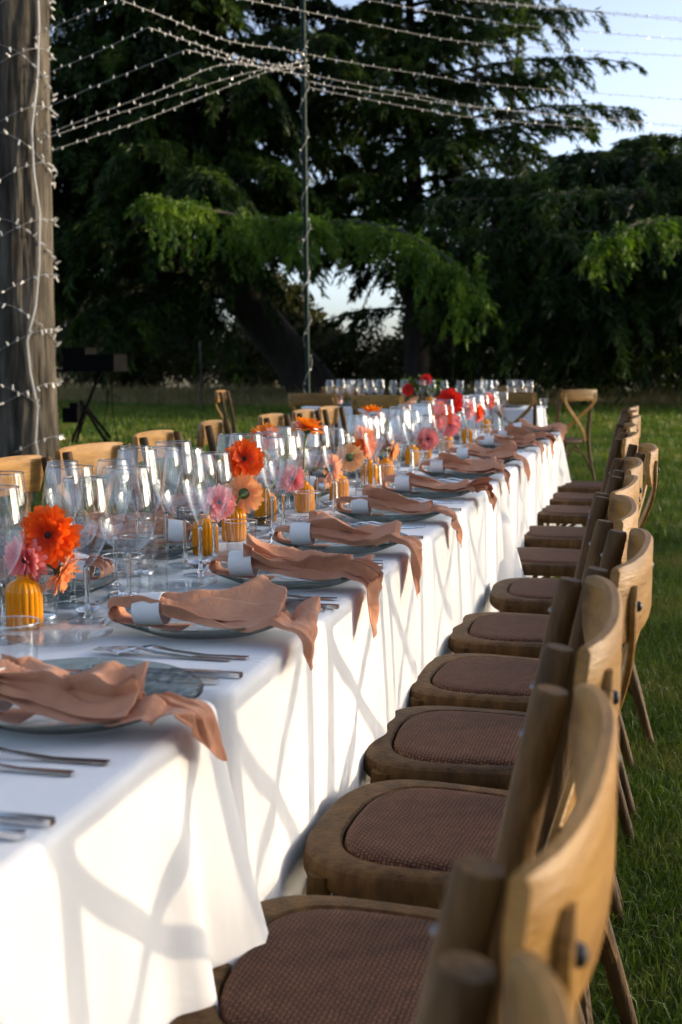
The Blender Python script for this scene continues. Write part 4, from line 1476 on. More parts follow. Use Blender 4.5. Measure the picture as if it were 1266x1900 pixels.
pl = thing('glass_charger_plate', 'plate', 'plate')
prof_t = [(0.0, 0.0085), (0.06, 0.0088), (0.095, 0.0098), (0.112, 0.0125), (0.130, 0.0190), (0.150, 0.0255), (0.1600, 0.0285), (0.1632, 0.0285)]
prof_b = [(0.1640, 0.0262), (0.155, 0.0215), (0.135, 0.0130), (0.118, 0.0060), (0.108, 0.0022), (0.100, 0.0010), (0.0, 0.0012)]
wobp = lambda th, r, z: 1 + (0.010 * math.sin(th * 3 + 1) + 0.006 * math.sin(th * 7) + 0.004 * math.sin(th * 17)) * (r / 0.163) ** 4
obj('plate_top', MB().lathe(prof_t, n=64, wob=wobp).mesh('plate_top', auto=0), M['glass_plate'], pl)
obj('plate_rim', MB().lathe([prof_t[-1]] + prof_b[:6], n=64, wob=wobp).mesh('plate_rim', auto=0), M['glass_plate_rim'], pl)
obj('plate_base', MB().lathe(prof_b[5:], n=64, wob=wobp).mesh('plate_base', auto=0), M['glass_plate'], pl)
pl.scale = (0.925, 0.925, 0.95)
plate = Stock(pl)

sp_ = thing('glass_side_plate', 'side plate', 'plate')
obj('dish', MB().lathe([(0.0, 0.004), (0.045, 0.0042), (0.060, 0.0065), (0.078, 0.0125), (0.0805, 0.0128), (0.0800, 0.0112), (0.060, 0.0035), (0.045, 0.0012), (0.0, 0.0010)], n=48).mesh('dish', auto=0), M['glass_small'], sp_)
side_plate = Stock(sp_)


def flat_strip(outline_pts, z_fn, th):
    """thin solid from half-width profile: list of (x, half width); z_fn(x)"""
    mb = MB()
    V = []
    for (x, w) in outline_pts:
        z = z_fn(x)
        V += [(x, -w, z), (x, w, z), (x, w * 0.9, z + th), (x, -w * 0.9, z + th)]
    F = []
    m = len(outline_pts)
    for i in range(m - 1):
        for a in range(4):
            b = (a + 1) % 4
            F.append((i * 4 + a, i * 4 + b, (i + 1) * 4 + b, (i + 1) * 4 + a))
    F += [(3, 2, 1, 0), tuple((m - 1) * 4 + q for q in range(4))]
    mb.add(V, F)
    return mb


def make_fork():
    # x from 0 (handle end, towards the diner) to -0.2 (tines)
    zf = lambda x: 0.0012 + 0.010 * math.exp(-((x + 0.135) / 0.03) ** 2) + (0.0 if x > -0.16 else 0.09 * (abs(x) - 0.16))
    mb = flat_strip([(0.0, 0.0052), (-0.004, 0.0058), (-0.06, 0.0045), (-0.11, 0.0032), (-0.135, 0.0034), (-0.146, 0.008), (-0.155, 0.0118), (-0.163, 0.0118)], zf, 0.0026)
    for k in range(4):
        y = -0.0102 + 0.0068 * k
        t = flat_strip([(-0.160, 0.0018), (-0.18, 0.0016), (-0.2, 0.0014), (-0.205, 0.0006)], lambda x: 0.003 + 0.004 * math.sin((abs(x) - 0.16) * 60), 0.002)
        mb.add([(v[0], v[1] + y, v[2]) for v in t.v], t.f)
    return mb


def make_knife():
    mb = flat_strip([(0.0, 0.0050), (-0.003, 0.0060), (-0.05, 0.0058), (-0.095, 0.0048), (-0.10, 0.0045)], lambda x: 0.0006, 0.0062)
    b = flat_strip([(-0.098, 0.0050), (-0.11, 0.0095), (-0.15, 0.0105), (-0.19, 0.0095), (-0.212, 0.005), (-0.22, 0.001)], lambda x: 0.0025, 0.0014)
    mb.add(b.v, b.f)
    return mb


def make_spoon():
    mb = flat_strip([(0.0, 0.005), (-0.004, 0.0056), (-0.06, 0.0042), (-0.10, 0.003), (-0.125, 0.003), (-0.135, 0.005)], lambda x: 0.0012 + 0.010 * math.exp(-((x + 0.115) / 0.03) ** 2), 0.0024)
    V, F = [], []
    nr, na = 6, 20
    for i in range(nr + 1):
        q = i / nr
        for a in range(na):
            th = 2 * math.pi * a / na
            V.append((-0.160 + 0.029 * q * math.cos(th), 0.0195 * q * math.sin(th) * (1 - 0.15 * math.cos(th)), 0.0015 + 0.0085 * q ** 2.2))
    for i in range(nr):
        for a in range(na):
            b = (a + 1) % na
            F.append((i * na + a, i * na + b, (i + 1) * na + b, (i + 1) * na + a))
    mb.add(V, F)
    return mb


def one(name, mb, mat, cat):
    o = obj(name, mb.mesh(name, auto=40), mat)
    return Stock(tag(o, name, cat))


fork = one('dinner_fork', make_fork(), M['steel'], 'fork')
knife = one('table_knife', make_knife(), M['steel'], 'knife')
spoon = one('table_spoon', make_spoon(), M['steel'], 'spoon')

rg = MB()
rg.lathe([(0.0238, -0.022), (0.0245, -0.0225), (0.0251, -0.022), (0.0251, 0.022), (0.0245, 0.0225), (0.0238, 0.022), (0.0238, -0.022)], n=36)
ring_me = rg.mesh('napkin_ring', auto=40)


def napkin_sheet(seed, hang=0.11, tip_skew=0.0, edge=0.0, spread=1.0, ridge=1.0, u_lo=0.0, u_hi=1.0, lift=0.0, meander=0.0):
    """folded cotton strip: doubled back at one end, gathered by the ring, loosely pleated across the plate, tail dropping over the table edge.
    local frame: x = 0 at the table edge (positive towards the diner), y along the table, z = 0 on the cloth"""
    rs = np.random.default_rng(seed)
    NU, NV = 150, 84
    x0 = -0.280
    xe = -0.004 + edge
    ru = 0.0125
    s_low, s_turn = 0.10, math.pi * ru
    s_top = xe - (x0 + ru)
    rc = 0.022
    amax = 1.42
    s_arc = rc * amax
    tot = s_low + s_turn + s_top + s_arc + hang
    s = np.linspace(0, tot, NU)
    bx = [-0.30, -0.24, -0.2, -0.1, -0.055, -0.02, 0.0, 0.05]
    bz = [0.026, 0.0185, 0.0135, 0.012, 0.018, 0.0285, 0.021, 0.006]
    X = np.empty(NU); Z = np.empty(NU); NX = np.empty(NU); NZ = np.empty(NU); lev = np.empty(NU)
    zt_end = np.interp(xe, bx, bz)
    for i, q in enumerate(s):
        if q < s_low:
            X[i] = x0 + ru + s_low - q; Z[i] = 0.0; NX[i], NZ[i] = 0, 1; lev[i] = 0
        elif q < s_low + s_turn:
            a = (q - s_low) / ru
            X[i] = x0 + ru - ru * math.sin(a); Z[i] = ru * (1 - math.cos(a)); NX[i], NZ[i] = -math.sin(a) * 0.6, 1; lev[i] = a / math.pi
        elif q < s_low + s_turn + s_top:
            X[i] = x0 + ru + q - s_low - s_turn
            w = np.clip((X[i] - x0 - 0.06) / 0.16, 0, 1)
            Z[i] = 2 * ru * (1 - w) + 0.003 * w; NX[i], NZ[i] = 0, 1; lev[i] = 1
        else:
            a = min(amax, (q - s_low - s_turn - s_top) / rc)
            ex = max(0.0, q - s_low - s_turn - s_top - s_arc)
            X[i] = xe + rc * math.sin(a) + ex * math.cos(amax); Z[i] = 0.003 - rc * (1 - math.cos(a)) - ex * math.sin(amax) - (0.0 if True else 0)
            NX[i], NZ[i] = math.sin(a), math.cos(a); lev[i] = 1
    base = np.where(X < xe, np.interp(X, bx, bz), zt_end)
    Z = Z + base
    top = (s > s_low + s_turn * 0.5)
    # fraction along the upper layer, 0 at the turned end, 1 at the tip
    uu = np.clip((s - s_low - s_turn * 0.5) / (tot - s_low - s_turn * 0.5), 0, 1)
    xr = X - x0
    # width: gathered inside the ring (xr ~ 0.058)
    key_u = [0, 0.10, 0.165, 0.24, 0.36, 0.55, 0.75, 0.9, 1.0]
    W = np.interp(uu, key_u, [0.026, 0.024, 0.019, 0.024, 0.027, 0.031, 0.040, 0.047, 0.045]) * (1 + (spread - 1) * np.clip((uu - 0.2) / 0.3, 0, 1))
    W = np.where(s < s_low + s_turn * 0.5, np.interp(xr, [0, 0.03, 0.058, 0.10], [0.029, 0.027, 0.020, 0.030]), W)
    A = np.interp(uu, key_u, [0.012, 0.022, 0.024, 0.034, 0.030, 0.030, 0.024, 0.017, 0.010]) * ridge
    A = np.where(s < s_low + s_turn * 0.5, 0.002, A)
    v = np.linspace(-1, 1, NV)
    Uu = uu[:, None]
    y = W[:, None] * v[None, :] * np.ones_like(Uu)
    z = np.zeros((NU, NV))
    nk_ = 4
    for k in range(nk_):
        c0 = -0.8 + 1.6 * (k + 0.5) / nk_ + rs.uniform(-0.12, 0.12)
        drift = rs.uniform(-0.55, 0.55)
        wob = rs.uniform(0.05, 0.16)
        fr, p0 = rs.uniform(3, 8), rs.uniform(0, 6.28)
        c = c0 + drift * (Uu - 0.3) + wob * np.sin(fr * Uu * 2 + p0)
        wd = rs.uniform(0.10, 0.17) * (1 + 0.3 * np.sin(5 * Uu + p0))
        amp = rs.uniform(0.45, 1.25) * (0.65 + 0.45 * np.sin(rs.uniform(3, 9) * Uu + rs.uniform(0, 6.28)))
        g = np.exp(-np.abs((v[None, :] - c) / wd) ** 1.25)
        zz = A[:, None] * amp * g
        z += zz
        lean = rs.uniform(0.7, 1.8) * rs.choice([-1, 1, 1])
        y += lean * zz * 0.75
    # dome of the gathered strip, edges tucked down
    z += (A * 0.18)[:, None] * (1 - v[None, :] ** 2)
    crease = np.abs(np.sin(9 * Uu + 3.1 * v[None, :] + seed)) + np.abs(np.sin(15 * Uu - 5.3 * v[None, :] + 1.7 * seed))
    z += 0.0042 * (crease - 1.2) * 0.45 * np.clip(Uu * 5, 0, 1)
    z += 0.0016 * np.sin(23 * Uu + 7 * v[None, :] + seed) + 0.0011 * np.sin(41 * Uu - 11 * v[None, :] + 2 * seed)
    z *= np.where(lev > 0.4, 1.0, 0.25)[:, None]
    lim = 0.0215
    inring = np.exp(-((xr - 0.058) / 0.026) ** 2)[:, None] * (uu < 0.4)[:, None]
    y = y * (1 - 0.25 * inring)
    rad = np.hypot(y, z)
    y = np.where(inring > 0.3, np.clip(y, -lim, lim), y)
    z = np.maximum(z, 0.0006)
    # tail cut: one corner hangs lower
    sk = rs.choice([-1, 1])
    ext = np.clip((Uu - 0.74) / 0.26, 0, 1)
    pull = -ext * (0.5 - 0.5 * sk * v[None, :]) ** 1.2 * 0.09 * rs.uniform(0.6, 1.1)
    # hanging part folds a little towards its lower corner
    y = y + tip_skew * np.clip((Uu - 0.25) / 0.75, 0, 1) ** 1.2 + 0.5 * sk * ext * 0.012
    TX, TZ = NZ, -NX
    PX = X[:, None] + NX[:, None] * z + TX[:, None] * pull
    PZ = Z[:, None] + NZ[:, None] * z + TZ[:, None] * pull
    y = y + meander * np.sin(Uu * 6.0 + seed) * np.clip((Uu - 0.2) * 3, 0, 1)
    PZ = PZ + lift * NZ[:, None]
    PX = PX + lift * NX[:, None]
    keep = (uu >= u_lo) & (uu <= u_hi) & ((s > s_low + s_turn * 0.5) | (u_lo == 0))
    PX, y, PZ = PX[keep], y[keep], PZ[keep]
    NU = len(PX)
    return np.stack([PX, y, PZ], -1).reshape(-1, 3), np.stack([
        (np.arange(NU - 1)[:, None] * NV + np.arange(NV - 1)).ravel(),
        ((np.arange(NU - 1)[:, None] + 1) * NV + np.arange(NV - 1)).ravel(),
        ((np.arange(NU - 1)[:, None] + 1) * NV + np.arange(NV - 1) + 1).ravel(),
        (np.arange(NU - 1)[:, None] * NV + np.arange(NV - 1) + 1).ravel()], -1)


def make_napkin(seed, hang=0.11, tip_skew=0.0, edge=0.0, spread=1.0):
    rs = np.random.default_rng(seed + 500)
    md = rs.uniform(-0.010, 0.010)
    V1, F1 = napkin_sheet(seed, hang, tip_skew, edge, spread * 1.12, 0.62, meander=md)
    dy = rs.uniform(-0.014, 0.014)
    V2, F2 = napkin_sheet(seed + 300, hang * rs.uniform(0.3, 0.7), tip_skew + dy, edge, spread * 0.80, 1.15, u_lo=0.20, u_hi=rs.uniform(0.72, 1.0), lift=0.008, meander=md * 1.5 + rs.uniform(-0.006, 0.006))
    me = mesh_np('napkin', np.vstack([V1, V2]), np.vstack([F1, F2 + len(V1)]))
    me.shade_smooth()
    return me


def put_napkin(frame, ly, seed, label, rlabel, group, ring=True, **kw):
    ox, oy, ang = frame
    me = make_napkin(seed, **kw)
    x, y = to_world(frame, 0, ly)
    o = obj('napkin', me, M['napkin'], loc=(x, y, ZT + 0.001), rz=ang)
    so = o.modifiers.new('thickness', 'SOLIDIFY')
    so.thickness = 0.0009
    so.offset = 0
    tag(o, label, 'napkin', group)
    if ring:
        x, y = to_world(frame, -0.222, ly)
        r = obj('napkin_ring', ring_me, M['ring'], loc=(x, y, ZT + 0.0405))
        r.rotation_euler = (0, R(84), ang)
        tag(r, rlabel, 'napkin ring', 'napkin rings')
    return o


def to_world(frame, lx, ly):
    ox, oy, ang = frame
    c, s = math.cos(ang), math.sin(ang)
    return (ox + lx * c - ly * s, oy + lx * s + ly * c)


# ------------------------------------------------------------------ vases
def make_vase():
    v = thing('ribbed_bud_vase', 'vase', 'vase')
    prof = smooth_prof([(0.0255, 0.0), (0.0305, 0.003), (0.032, 0.012), (0.032, 0.052), (0.0305, 0.066), (0.024, 0.076), (0.014, 0.081), (0.0115, 0.086), (0.0125, 0.090)], 4)
    inner = [(max(r - 0.0028, 0.004), z) for r, z in prof[::-1] if z > 0.006]
    def wob(th, r, z):
        k = np.clip((r - 0.012) / 0.012, 0, 1)
        return 1 + 0.038 * k * (abs(math.sin(th * 9)) * 2 - 1)
    obj('body', MB().lathe([(0.0, 0.0008)] + prof + inner + [(0.0, 0.007)], n=108, wob=wob).mesh('body', auto=60), M['amber'], v)
    return v


v_ = make_vase()
v_.scale = (0.86, 0.86, 0.95)
vase = Stock(v_)
OCC = []


def free(x, y, r):
    return all((x - a) ** 2 + (y - b) ** 2 > (r + q) ** 2 for a, b, q in OCC)


VASES = [(-0.935, 1.675, 'amber ribbed vase nearest the camera, under the big orange gerbera'), (-0.920, 2.430, 'amber ribbed vase in front of the ribbed clear glass, left of a pair'), (-0.925, 2.630, 'amber ribbed vase below the peach gerbera seen from behind'),
         (-0.955, 2.960, 'amber ribbed vase left of the tall-stemmed tangerine gerbera'), (-0.914, 3.180, 'amber ribbed vase holding the tall-stemmed tangerine gerbera'), (-0.885, 3.450, 'amber ribbed vase under the peach gerbera on the arched stem'),
         (-0.905, 3.930, 'amber ribbed vase under the side-on tangerine gerbera'), (-0.868, 4.020, 'amber ribbed vase just right of the side-on gerbera vase'), (-0.904, 4.680, 'amber ribbed vase with an arching stem at mid table'),
         (-0.930, 5.100, 'amber ribbed vase behind the far ribbed glass'), (-0.895, 5.450, 'amber ribbed vase under the red gerbera'), (-0.885, 6.020, 'amber ribbed vase under the two far side-on orange gerberas'),
         (-0.910, 6.900, 'amber ribbed vase at the far end of the long table'), (-0.970, 4.250, 'amber ribbed vase behind the side-on gerbera, holding a yellow-orange bloom')]
for x, y, lab in VASES:
    vase.put((x, y, ZT), rng.uniform(0, 6), lab, 'amber bud vases down the middle of the table')
    OCC.append((x, y, 0.028))
vase_T = [(-2.10, 10.88, 'amber ribbed vase on the crosswise far table, left'), (-1.95, 10.92, 'amber ribbed vase on the crosswise far table, right')]
for x, y, lab in vase_T:
    vase.put((x, y, ZT), 0.3, lab, 'amber bud vases on the far table')

# ------------------------------------------------------------------ gerberas
def petal_mesh(name, L, w, curl, seed):
    rs = np.random.default_rng(seed)
    V, F = [], []
    ts = [0.0, 0.18, 0.4, 0.62, 0.82, 0.94, 1.0]
    ws = [0.35, 0.62, 0.9, 1.0, 0.9, 0.62, 0.12]
    tw = rs.uniform(-0.25, 0.25)
    for t, q in zip(ts, ws):
        x = 0.006 + L * t
        z = 0.0035 * t + curl * t * t * L
        for sgn in (-1, 0, 1):
            V.append((x, sgn * w * q + tw * w * t, z + (0.0012 if sgn else 0.0) * q + tw * sgn * w * t * 0.6))
    for i in range(len(ts) - 1):
        for a in (0, 1):
            F.append((i * 3 + a, (i + 1) * 3 + a, (i + 1) * 3 + a + 1, i * 3 + a + 1))
    mb = MB()
    mb.add(V, F)
    return mb.mesh(name, auto=0)


PET = {}
def petals_for(col):
    if col not in PET:
        PET[col] = []
        for lay, (L, w, curl) in enumerate(((0.041, 0.0062, -0.10), (0.037, 0.0058, 0.08), (0.028, 0.0046, 0.2))):
            row = []
            for q in range(3):
                me = petal_mesh('petal', L * (0.96 + 0.05 * q), w, curl + 0.06 * (q - 1), q + lay * 5)
                me.materials.append(FLOWER[col])
                row.append(me)
            PET[col].append(row)
    return PET[col]


def gerbera(label, head, normal, col, foot, scale=1.0, separate=True, droop=0.5):
    """stem from the vase mouth 'foot' to 'head'; petals as single objects where the photograph shows them singly"""
    foot = Vector(foot)
    head = Vector(head) - foot
    nrm = Vector(normal).normalized()
    root = thing('gerbera', label, 'flower', tuple(foot), group='gerbera daisies in the vases')
    q = nrm.to_track_quat('Z', 'Y').to_matrix().to_4x4()
    MH = Matrix.Translation(head) @ q @ Matrix.Rotation(rng.uniform(0, 6), 4, 'Z') @ Matrix.Scale(scale * 1.08, 4)
    rows = petals_for(col)
    parts = []
    for lay, (cnt, tilt, dz) in enumerate(((26, R(5), 0.0), (24, R(-7), 0.0020), (20, R(-20), 0.0040))):
        for i in range(cnt):
            a = 2 * math.pi * (i + 0.5 * lay) / cnt + rng.normal(0, 0.05)
            M4 = MH @ Matrix.Rotation(a, 4, 'Z') @ Matrix.Translation((0, 0, dz + rng.normal(0, 0.0008))) @ Matrix.Rotation(tilt + rng.normal(0, 0.09), 4, 'Y') @ Matrix.Scale(rng.uniform(0.93, 1.05), 4)
            parts.append((rows[lay][int(rng.integers(3))], M4))
    if separate:
        for me, M4 in parts:
            o = bpy.data.objects.new('petal', me)
            COL.objects.link(o)
            o.parent = root
            o.matrix_basis = M4
    else:
        mb = MB()
        for me, M4 in parts:
            mb.add([M4 @ v.co for v in me.vertices], [tuple(p.vertices) for p in me.polygons])
        # colour ramp of the petals runs along object x; joined petals take a plain tone
        o = obj('petals', mb.mesh('petals', auto=0), PLAIN[col], root)
        o['kind'] = 'stuff'
    # short inner florets
    mb = MB()
    for lay in range(3):
        cnt = 26 - 4 * lay
        for i in range(cnt):
            a = 2 * math.pi * i / cnt + lay
            r0, L, w, tl = 0.0075 - 0.0012 * lay, 0.013 - 0.003 * lay, 0.0017, 0.5 + 0.35 * lay
            d = Vector((math.cos(a), math.sin(a), 0))
            s = Vector((-d.y, d.x, 0)) * w
            b0 = d * r0 + Vector((0, 0, 0.003 + 0.001 * lay))
            t0 = b0 + d * (L * math.cos(tl)) + Vector((0, 0, L * math.sin(tl) * 0.55))
            mb.add([MH @ (b0 - s * 0.6), MH @ (b0 + s * 0.6), MH @ (t0 + s), MH @ (t0 - s)], [(0, 1, 2, 3)])
    o = obj('inner_florets', mb.mesh('inner_florets', auto=0), PLAIN[col], root)
    o['kind'] = 'stuff'
    mb = MB().lathe([(0.0, 0.0065), (0.004, 0.0062), (0.0075, 0.004), (0.0085, 0.0), (0.0, -0.001)], n=16)
    o = obj('disc', mb, M['disc'], root)
    o.matrix_basis = MH
    mb = MB().lathe([(0.0, -0.013), (0.004, -0.0125), (0.009, -0.008), (0.0125, -0.003), (0.013, 0.001), (0.0, 0.0)], n=18, wob=lambda th, r, z: 1 + 0.08 * math.sin(th * 9))
    o = obj('sepal', mb, M['sepal'], root)
    o.matrix_basis = MH
    # stem
    p3 = head - nrm * 0.011 * scale
    p2 = p3 - nrm * max(0.02, head.length * droop)
    p1 = Vector((0, 0, max(0.02, head.z * 0.6)))
    pts = []
    for t in np.linspace(0, 1, 14):
        pts.append(((1 - t) ** 3) * Vector((0, 0, -0.05)) + 3 * (1 - t) ** 2 * t * p1 + 3 * (1 - t) * t * t * p2 + t ** 3 * p3)
    mb = MB()
    mb.tube(pts, [0.0024] * 11 + [0.0027, 0.003, 0.0035], n=8)
    obj('stem', mb, M['stem'], root)
    return root


PLAIN = {}
for nm, c in (('orange', (0.86, 0.10, 0.005)), ('tangerine', (0.93, 0.27, 0.012)), ('peach', (0.95, 0.50, 0.21)), ('pink', (0.90, 0.29, 0.27)), ('red', (0.72, 0.02, 0.007))):
    m, nt, out = new_mat(nm + '_petal_plain')
    d = N(nt, 'ShaderNodeBsdfPrincipled', Roughness=0.55)
    no = N(nt, 'ShaderNodeTexNoise', Scale=180.0)
    rr_ = ramp(nt, [(0.3, tuple(q * 0.8 for q in c)), (0.7, tuple(min(1, q * 1.1) for q in c))])
    nt.links.new(no.outputs[0], rr_.inputs[0])
    nt.links.new(rr_.outputs[0], d.inputs['Base Color'])
    t = N(nt, 'ShaderNodeBsdfTranslucent')
    nt.links.new(rr_.outputs[0], t.inputs[0])
    ms = N(nt, 'ShaderNodeMixShader')
    ms.inputs[0].default_value = 0.4
    nt.links.new(d.outputs[0], ms.inputs[1])
    nt.links.new(t.outputs[0], ms.inputs[2])
    nt.links.new(ms.outputs[0], out.inputs[0])
    PLAIN[nm] = m


def vm(i):
    return (VASES[i][0], VASES[i][1], ZT + 0.083)


gerbera('big fiery orange gerbera with a black eye facing the camera, nearest', (-0.905, 1.705, 0.894), (0.22, -1.0, 0.10), 'orange', vm(0), 0.98)
gerbera('pink gerbera tucked left below the nearest orange one', (-0.935, 1.685, 0.857), (-0.25, -0.9, -0.15), 'pink', vm(0), 0.80)
gerbera('peach gerbera hanging upside down right below the nearest orange one', (-0.893, 1.715, 0.835), (0.75, 0.35, -0.62), 'peach', vm(0), 0.80)
gerbera('bright orange gerbera tilted upward above the second vase', (-0.907, 2.65, 0.938), (0.52, -0.80, 0.35), 'orange', vm(2), 0.98)
gerbera('peach gerbera seen from behind with a green sepal below the bright orange one', (-0.900, 2.63, 0.861), (-0.18, 0.95, 0.10), 'peach', vm(2), 0.93)
gerbera('pink gerbera left of the peach one seen from behind', (-0.92, 2.515, 0.853), (0.55, -0.7, 0.1), 'pink', vm(1), 0.80)
gerbera('tangerine gerbera on a tall stem seen edge-on from below', (-0.91, 3.20, 0.978), (0.15, 0.20, 0.95), 'tangerine', vm(4), 1.03, droop=0.35)
gerbera('peach gerbera on an arched stem seen from behind', (-0.875, 3.32, 0.858), (0.85, 0.55, -0.1), 'peach', vm(4), 0.93, droop=0.8)
gerbera('pink gerbera low beside the tall-stemmed tangerine one', (-0.925, 3.10, 0.850), (0.5, -0.75, -0.1), 'pink', vm(3), 0.78)
gerbera('tangerine gerbera behind the wine glasses left of the tall stem', (-0.985, 3.05, 0.962), (0.2, -0.5, 0.8), 'tangerine', vm(3), 0.9, separate=False)
gerbera('tangerine gerbera turned side-on at mid table', (-0.895, 3.81, 0.900), (0.95, -0.28, 0.12), 'tangerine', vm(6), 1.15, separate=False)
gerbera('peach gerbera drooping left of the side-on tangerine one', (-0.92, 3.72, 0.858), (-0.2, 0.8, -0.3), 'peach', vm(6), 0.93, separate=False)
gerbera('peach gerbera drooping right of the side-on tangerine one', (-0.87, 4.12, 0.850), (0.85, 0.2, -0.3), 'peach', vm(7), 0.9, separate=False)
gerbera('yellow-orange gerbera rising above the glasses at mid table', (-0.98, 4.31, 0.972), (0.1, 0.2, 0.97), 'tangerine', vm(13), 1.0, separate=False)
gerbera('pink gerbera facing the camera beside the arching stem', (-0.87, 4.83, 0.848), (0.40, -0.85, 0.05), 'pink', vm(8), 0.95, separate=False)
gerbera('orange gerbera at the end of the arching stem, side-on', (-0.88, 5.18, 0.928), (0.75, -0.60, 0.0), 'orange', vm(8), 1.2, separate=False, droop=0.6)
gerbera('red gerbera with a dark eye above the far glasses', (-0.90, 5.56, 0.974), (0.1, -1.0, 0.10), 'red', vm(10), 1.3, separate=False)
gerbera('pink gerbera beneath the red one', (-0.88, 5.43, 0.878), (0.2, -0.95, 0.0), 'pink', vm(10), 1.1, separate=False)
gerbera('orange gerbera side-on right of the red one, left of two', (-0.87, 5.94, 0.925), (0.96, -0.2, 0.1), 'orange', vm(11), 1.15, separate=False)
gerbera('orange gerbera side-on right of the red one, right of two', (-0.858, 6.17, 0.900), (0.96, -0.2, 0.1), 'orange', vm(11), 1.1, separate=False)
gerbera('small orange gerbera at the far end of the long table', (-0.90, 6.95, 0.932), (0.9, -0.4, 0.1), 'orange', vm(12), 1.0, separate=False)
gerbera('red gerbera standing up on the crosswise far table', (-1.98, 10.88, 0.985), (0.1, -0.7, 0.6), 'red', (vase_T[1][0], vase_T[1][1], ZT + 0.083), 1.25, separate=False)
gerbera('dark red gerbera low on the crosswise far table', (-2.14, 10.85, 0.90), (0.1, -0.9, 0.2), 'red', (vase_T[0][0], vase_T[0][1], ZT + 0.083), 1.2, separate=False)
for lab, x, y in (('sprig of green leaves in the left vase on the far table', -2.10, 10.88), ('sprig of green leaves in the right vase on the far table', -1.95, 10.92)):
    rt = thing('leaf_sprig', lab, 'foliage', (x, y, ZT + 0.07))
    V, F = leaf_cloud([(0.02, 0, 0.10), (-0.05, 0, 0.16), (0.08, 0, 0.13)], [(0.06, 0.05, 0.05)] * 3, 90, 0.04)
    obj('leaves', mesh_np('leaves', V, F), M['grass'], rt)
    mb = MB()
    mb.tube([(0, 0, -0.03), (0, 0, 0.05), (0.02, 0, 0.1)], 0.002, n=6)
    mb.tube([(0, 0, 0.0), (-0.02, 0, 0.1), (-0.05, 0, 0.16)], 0.002, n=6)
    obj('stem', mb, M['stem'], rt)

# ------------------------------------------------------------------ place settings
def setting(frame, who, seed, where, full=True, nk=None, glasses=True):
    """who: words that single out the setting"""
    g_ = 'place settings ' + where
    jit = lambda q: rng.normal(0, q)
    def place(stock, lx, ly, r, rz, label, tries=True):
        x, y = to_world(frame, lx + jit(0.006), ly + jit(0.008))
        if r:
            k = 0
            while not free(x, y, r) and k < 40:
                k += 1
                x, y = to_world(frame, lx + rng.normal(0, 0.012 + 0.0022 * k), ly + rng.normal(0, 0.015 + 0.004 * k))
            if k >= 40:
                return None
            OCC.append((x, y, r))
        return stock.put((x, y, ZT + 0.0006), frame[2] + rz, label, g_)
    place(plate, -0.155, 0.0, 0, 0, 'clear hammered glass charger plate ' + who)
    put_napkin(frame, -0.07, seed, 'terracotta napkin draped over the table edge ' + who, 'white napkin ring ' + who, 'terracotta napkins', **(nk or {}))
    if full:
        place(fork, -0.028, -0.168, 0, R(4), 'inner steel dinner fork ' + who)
        place(fork, -0.050, -0.196, 0, R(2), 'outer steel dinner fork ' + who)
        place(knife, -0.020, 0.160, 0, R(-1), 'inner steel knife ' + who)
        place(knife, -0.010, 0.188, 0, R(1), 'outer steel knife ' + who)
        place(spoon, -0.320, -0.03, 0, R(-80), 'steel dessert spoon ' + who)
    k = -1 if frame[2] == math.pi else 1
    gx_ = 0.05 if frame[2] == math.pi else 0.0
    if glasses and who in FRONT:
        for st, nm, r, x, y in FRONT[who]:
            st.put((x, y, ZT + 0.0006), rng.uniform(0, 6), nm + ' ' + who, g_)
        place(side_plate, -0.335, -0.135, 0, 0, 'clear glass side plate ' + who)
    elif glasses:
        if full:
            place(side_plate, -0.335 + gx_, -0.135 * k if k > 0 else 0.20, 0, 0, 'clear glass side plate ' + who)
        place(flute, -0.328 + gx_, 0.01, 0.036, 0, 'tulip champagne flute ' + who)
        place(goblet, -0.385 + gx_ * 1.6, 0.065, 0.046, 0, 'round-bowled water goblet ' + who)
        place(wine, -0.400 + gx_ * 2.2, 0.150, 0.040, 0, 'tall white wine glass ' + who)
        place(tumbler, -0.355 + gx_ * 1.5, 0.185, 0.036, 0, 'clear straight tumbler ' + who)


FRONT = {
    'at the second place from the camera, right side': [(wine, 'tall white wine glass', 0.04, -0.923, 1.584), (tumbler, 'clear straight tumbler', 0.036, -0.800, 1.400)],
    'at the third place from the camera, right side': [(wine, 'tall white wine glass', 0.04, -0.862, 1.745), (goblet, 'round-bowled water goblet', 0.046, -0.940, 1.850), (flute, 'tulip champagne flute', 0.036, -0.940, 2.020), (tumbler, 'clear straight tumbler', 0.036, -0.888, 1.938)],
    'at the fourth place from the camera, right side': [(goblet, 'round-bowled water goblet', 0.046, -0.909, 2.285), (flute, 'tulip champagne flute', 0.036, -0.836, 2.180), (wine, 'tall white wine glass', 0.04, -0.846, 2.285), (tumbler, 'clear straight tumbler', 0.036, -0.838, 2.425)],
    'at the fifth place from the camera, right side': [(flute, 'tulip champagne flute', 0.036, -0.851, 2.690), (wine, 'tall white wine glass', 0.04, -0.872, 2.845), (goblet, 'round-bowled water goblet', 0.046, -1.010, 2.480), (tumbler, 'clear straight tumbler', 0.036, -0.858, 3.010)],
}
OCC += [(-0.868, 1.635, 0.04), (-0.83, 1.565, 0.04), (-0.79, 1.49, 0.04), (-0.872, 2.55, 0.04), (-0.965, 2.56, 0.02), (-0.885, 3.11, 0.03), (-0.85, 3.22, 0.03)]   # kept clear so that the blooms stay in view
for q in FRONT.values():
    OCC += [(x, y, r) for _s, _n, r, x, y in q]
RS = [0.75, 1.275, 1.745, 2.175, 2.57, 3.12, 3.67, 4.28, 4.88, 5.70, 6.22, 6.93]
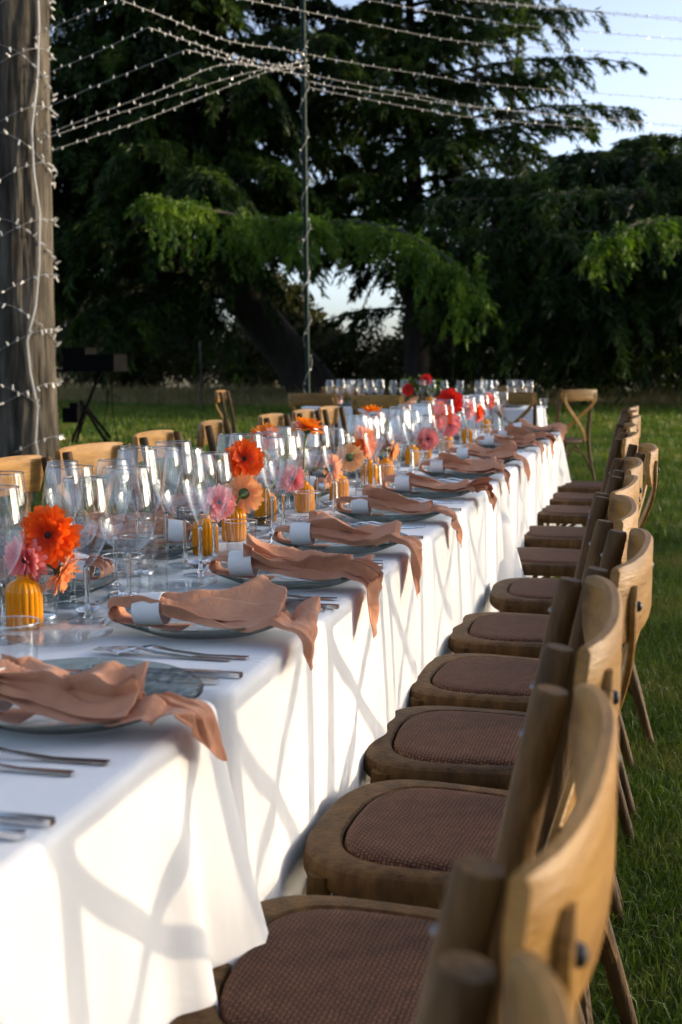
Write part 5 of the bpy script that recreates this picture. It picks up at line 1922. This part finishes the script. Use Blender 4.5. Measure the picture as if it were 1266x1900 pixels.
for (x, y, lab) in ((-0.834, 1.965, 'tall clear glass with fine horizontal ribs near the camera'), (-0.86, 5.02, 'tall clear glass with fine horizontal ribs below the orange gerbera')):
    ribbed.put((x, y, ZT + 0.0006), 0, lab, 'ribbed glass cylinders')
    OCC.append((x, y, 0.021))
NK = [dict(), dict(hang=0.058, tip_skew=0.02, edge=0.004, spread=1.15), dict(hang=0.034, tip_skew=0.03, edge=0.01, spread=1.1), dict(hang=0.082, tip_skew=0.0, edge=0.005), dict(hang=0.095, tip_skew=0.03, edge=0.0),
      dict(hang=0.082, tip_skew=0.01), dict(hang=0.048, tip_skew=0.0, edge=0.02, spread=1.15), dict(hang=0.061, tip_skew=-0.01), dict(hang=0.095, tip_skew=0.03), dict(hang=0.061, tip_skew=-0.02), dict(hang=0.088, tip_skew=0.02), dict(hang=0.061, tip_skew=-0.01)]
for i, y in enumerate(RS):
    setting((XR, y, 0.0), ('at the ' + ORD[i] + ' place from the camera, right side'), 20 + i, 'along the right side', nk=NK[i])
LS = [1.45, 1.92, 2.40, 2.92, 3.46, 4.15, 4.90, 5.60, 6.25]
for i, y in enumerate(LS):
    setting((XL, y, math.pi), ('at the ' + ORD[i] + ' place from the camera, left side'), 60 + i, 'along the left side', nk=dict(hang=0.1, tip_skew=rng.uniform(-0.03, 0.03)))
names = ['leftmost', 'middle', 'rightmost']
for i, x in enumerate((-2.68, -2.0, -1.22)):
    setting((x, TY0, -math.pi / 2), names[i] + ' on the near side of the far table', 80 + i, 'at the far table', full=False, nk=dict(hang=0.09))
for i, x in enumerate((-2.70, -2.05, -1.35)):
    setting((x, TY1, math.pi / 2), names[i] + ' on the far side of the far table', 90 + i, 'at the far table', full=False, nk=dict(hang=0.09))
# the far table carries extra stemware along its middle
for i, (x, y) in enumerate(((-2.55, 10.86), (-2.42, 10.94), (-2.28, 10.86), (-1.75, 10.93), (-1.58, 10.86), (-1.46, 10.94), (-1.66, 10.82))):
    st = (wine, goblet, flute)[i % 3]
    if free(x, y, 0.04):
        OCC.append((x, y, 0.04))
        st.put((x, y, ZT + 0.0006), 0, 'extra stemmed glass on the far table, ' + ORD[i] + ' in its middle row counted from the left'.replace('nearest', 'first'), 'spare glasses on the far table')
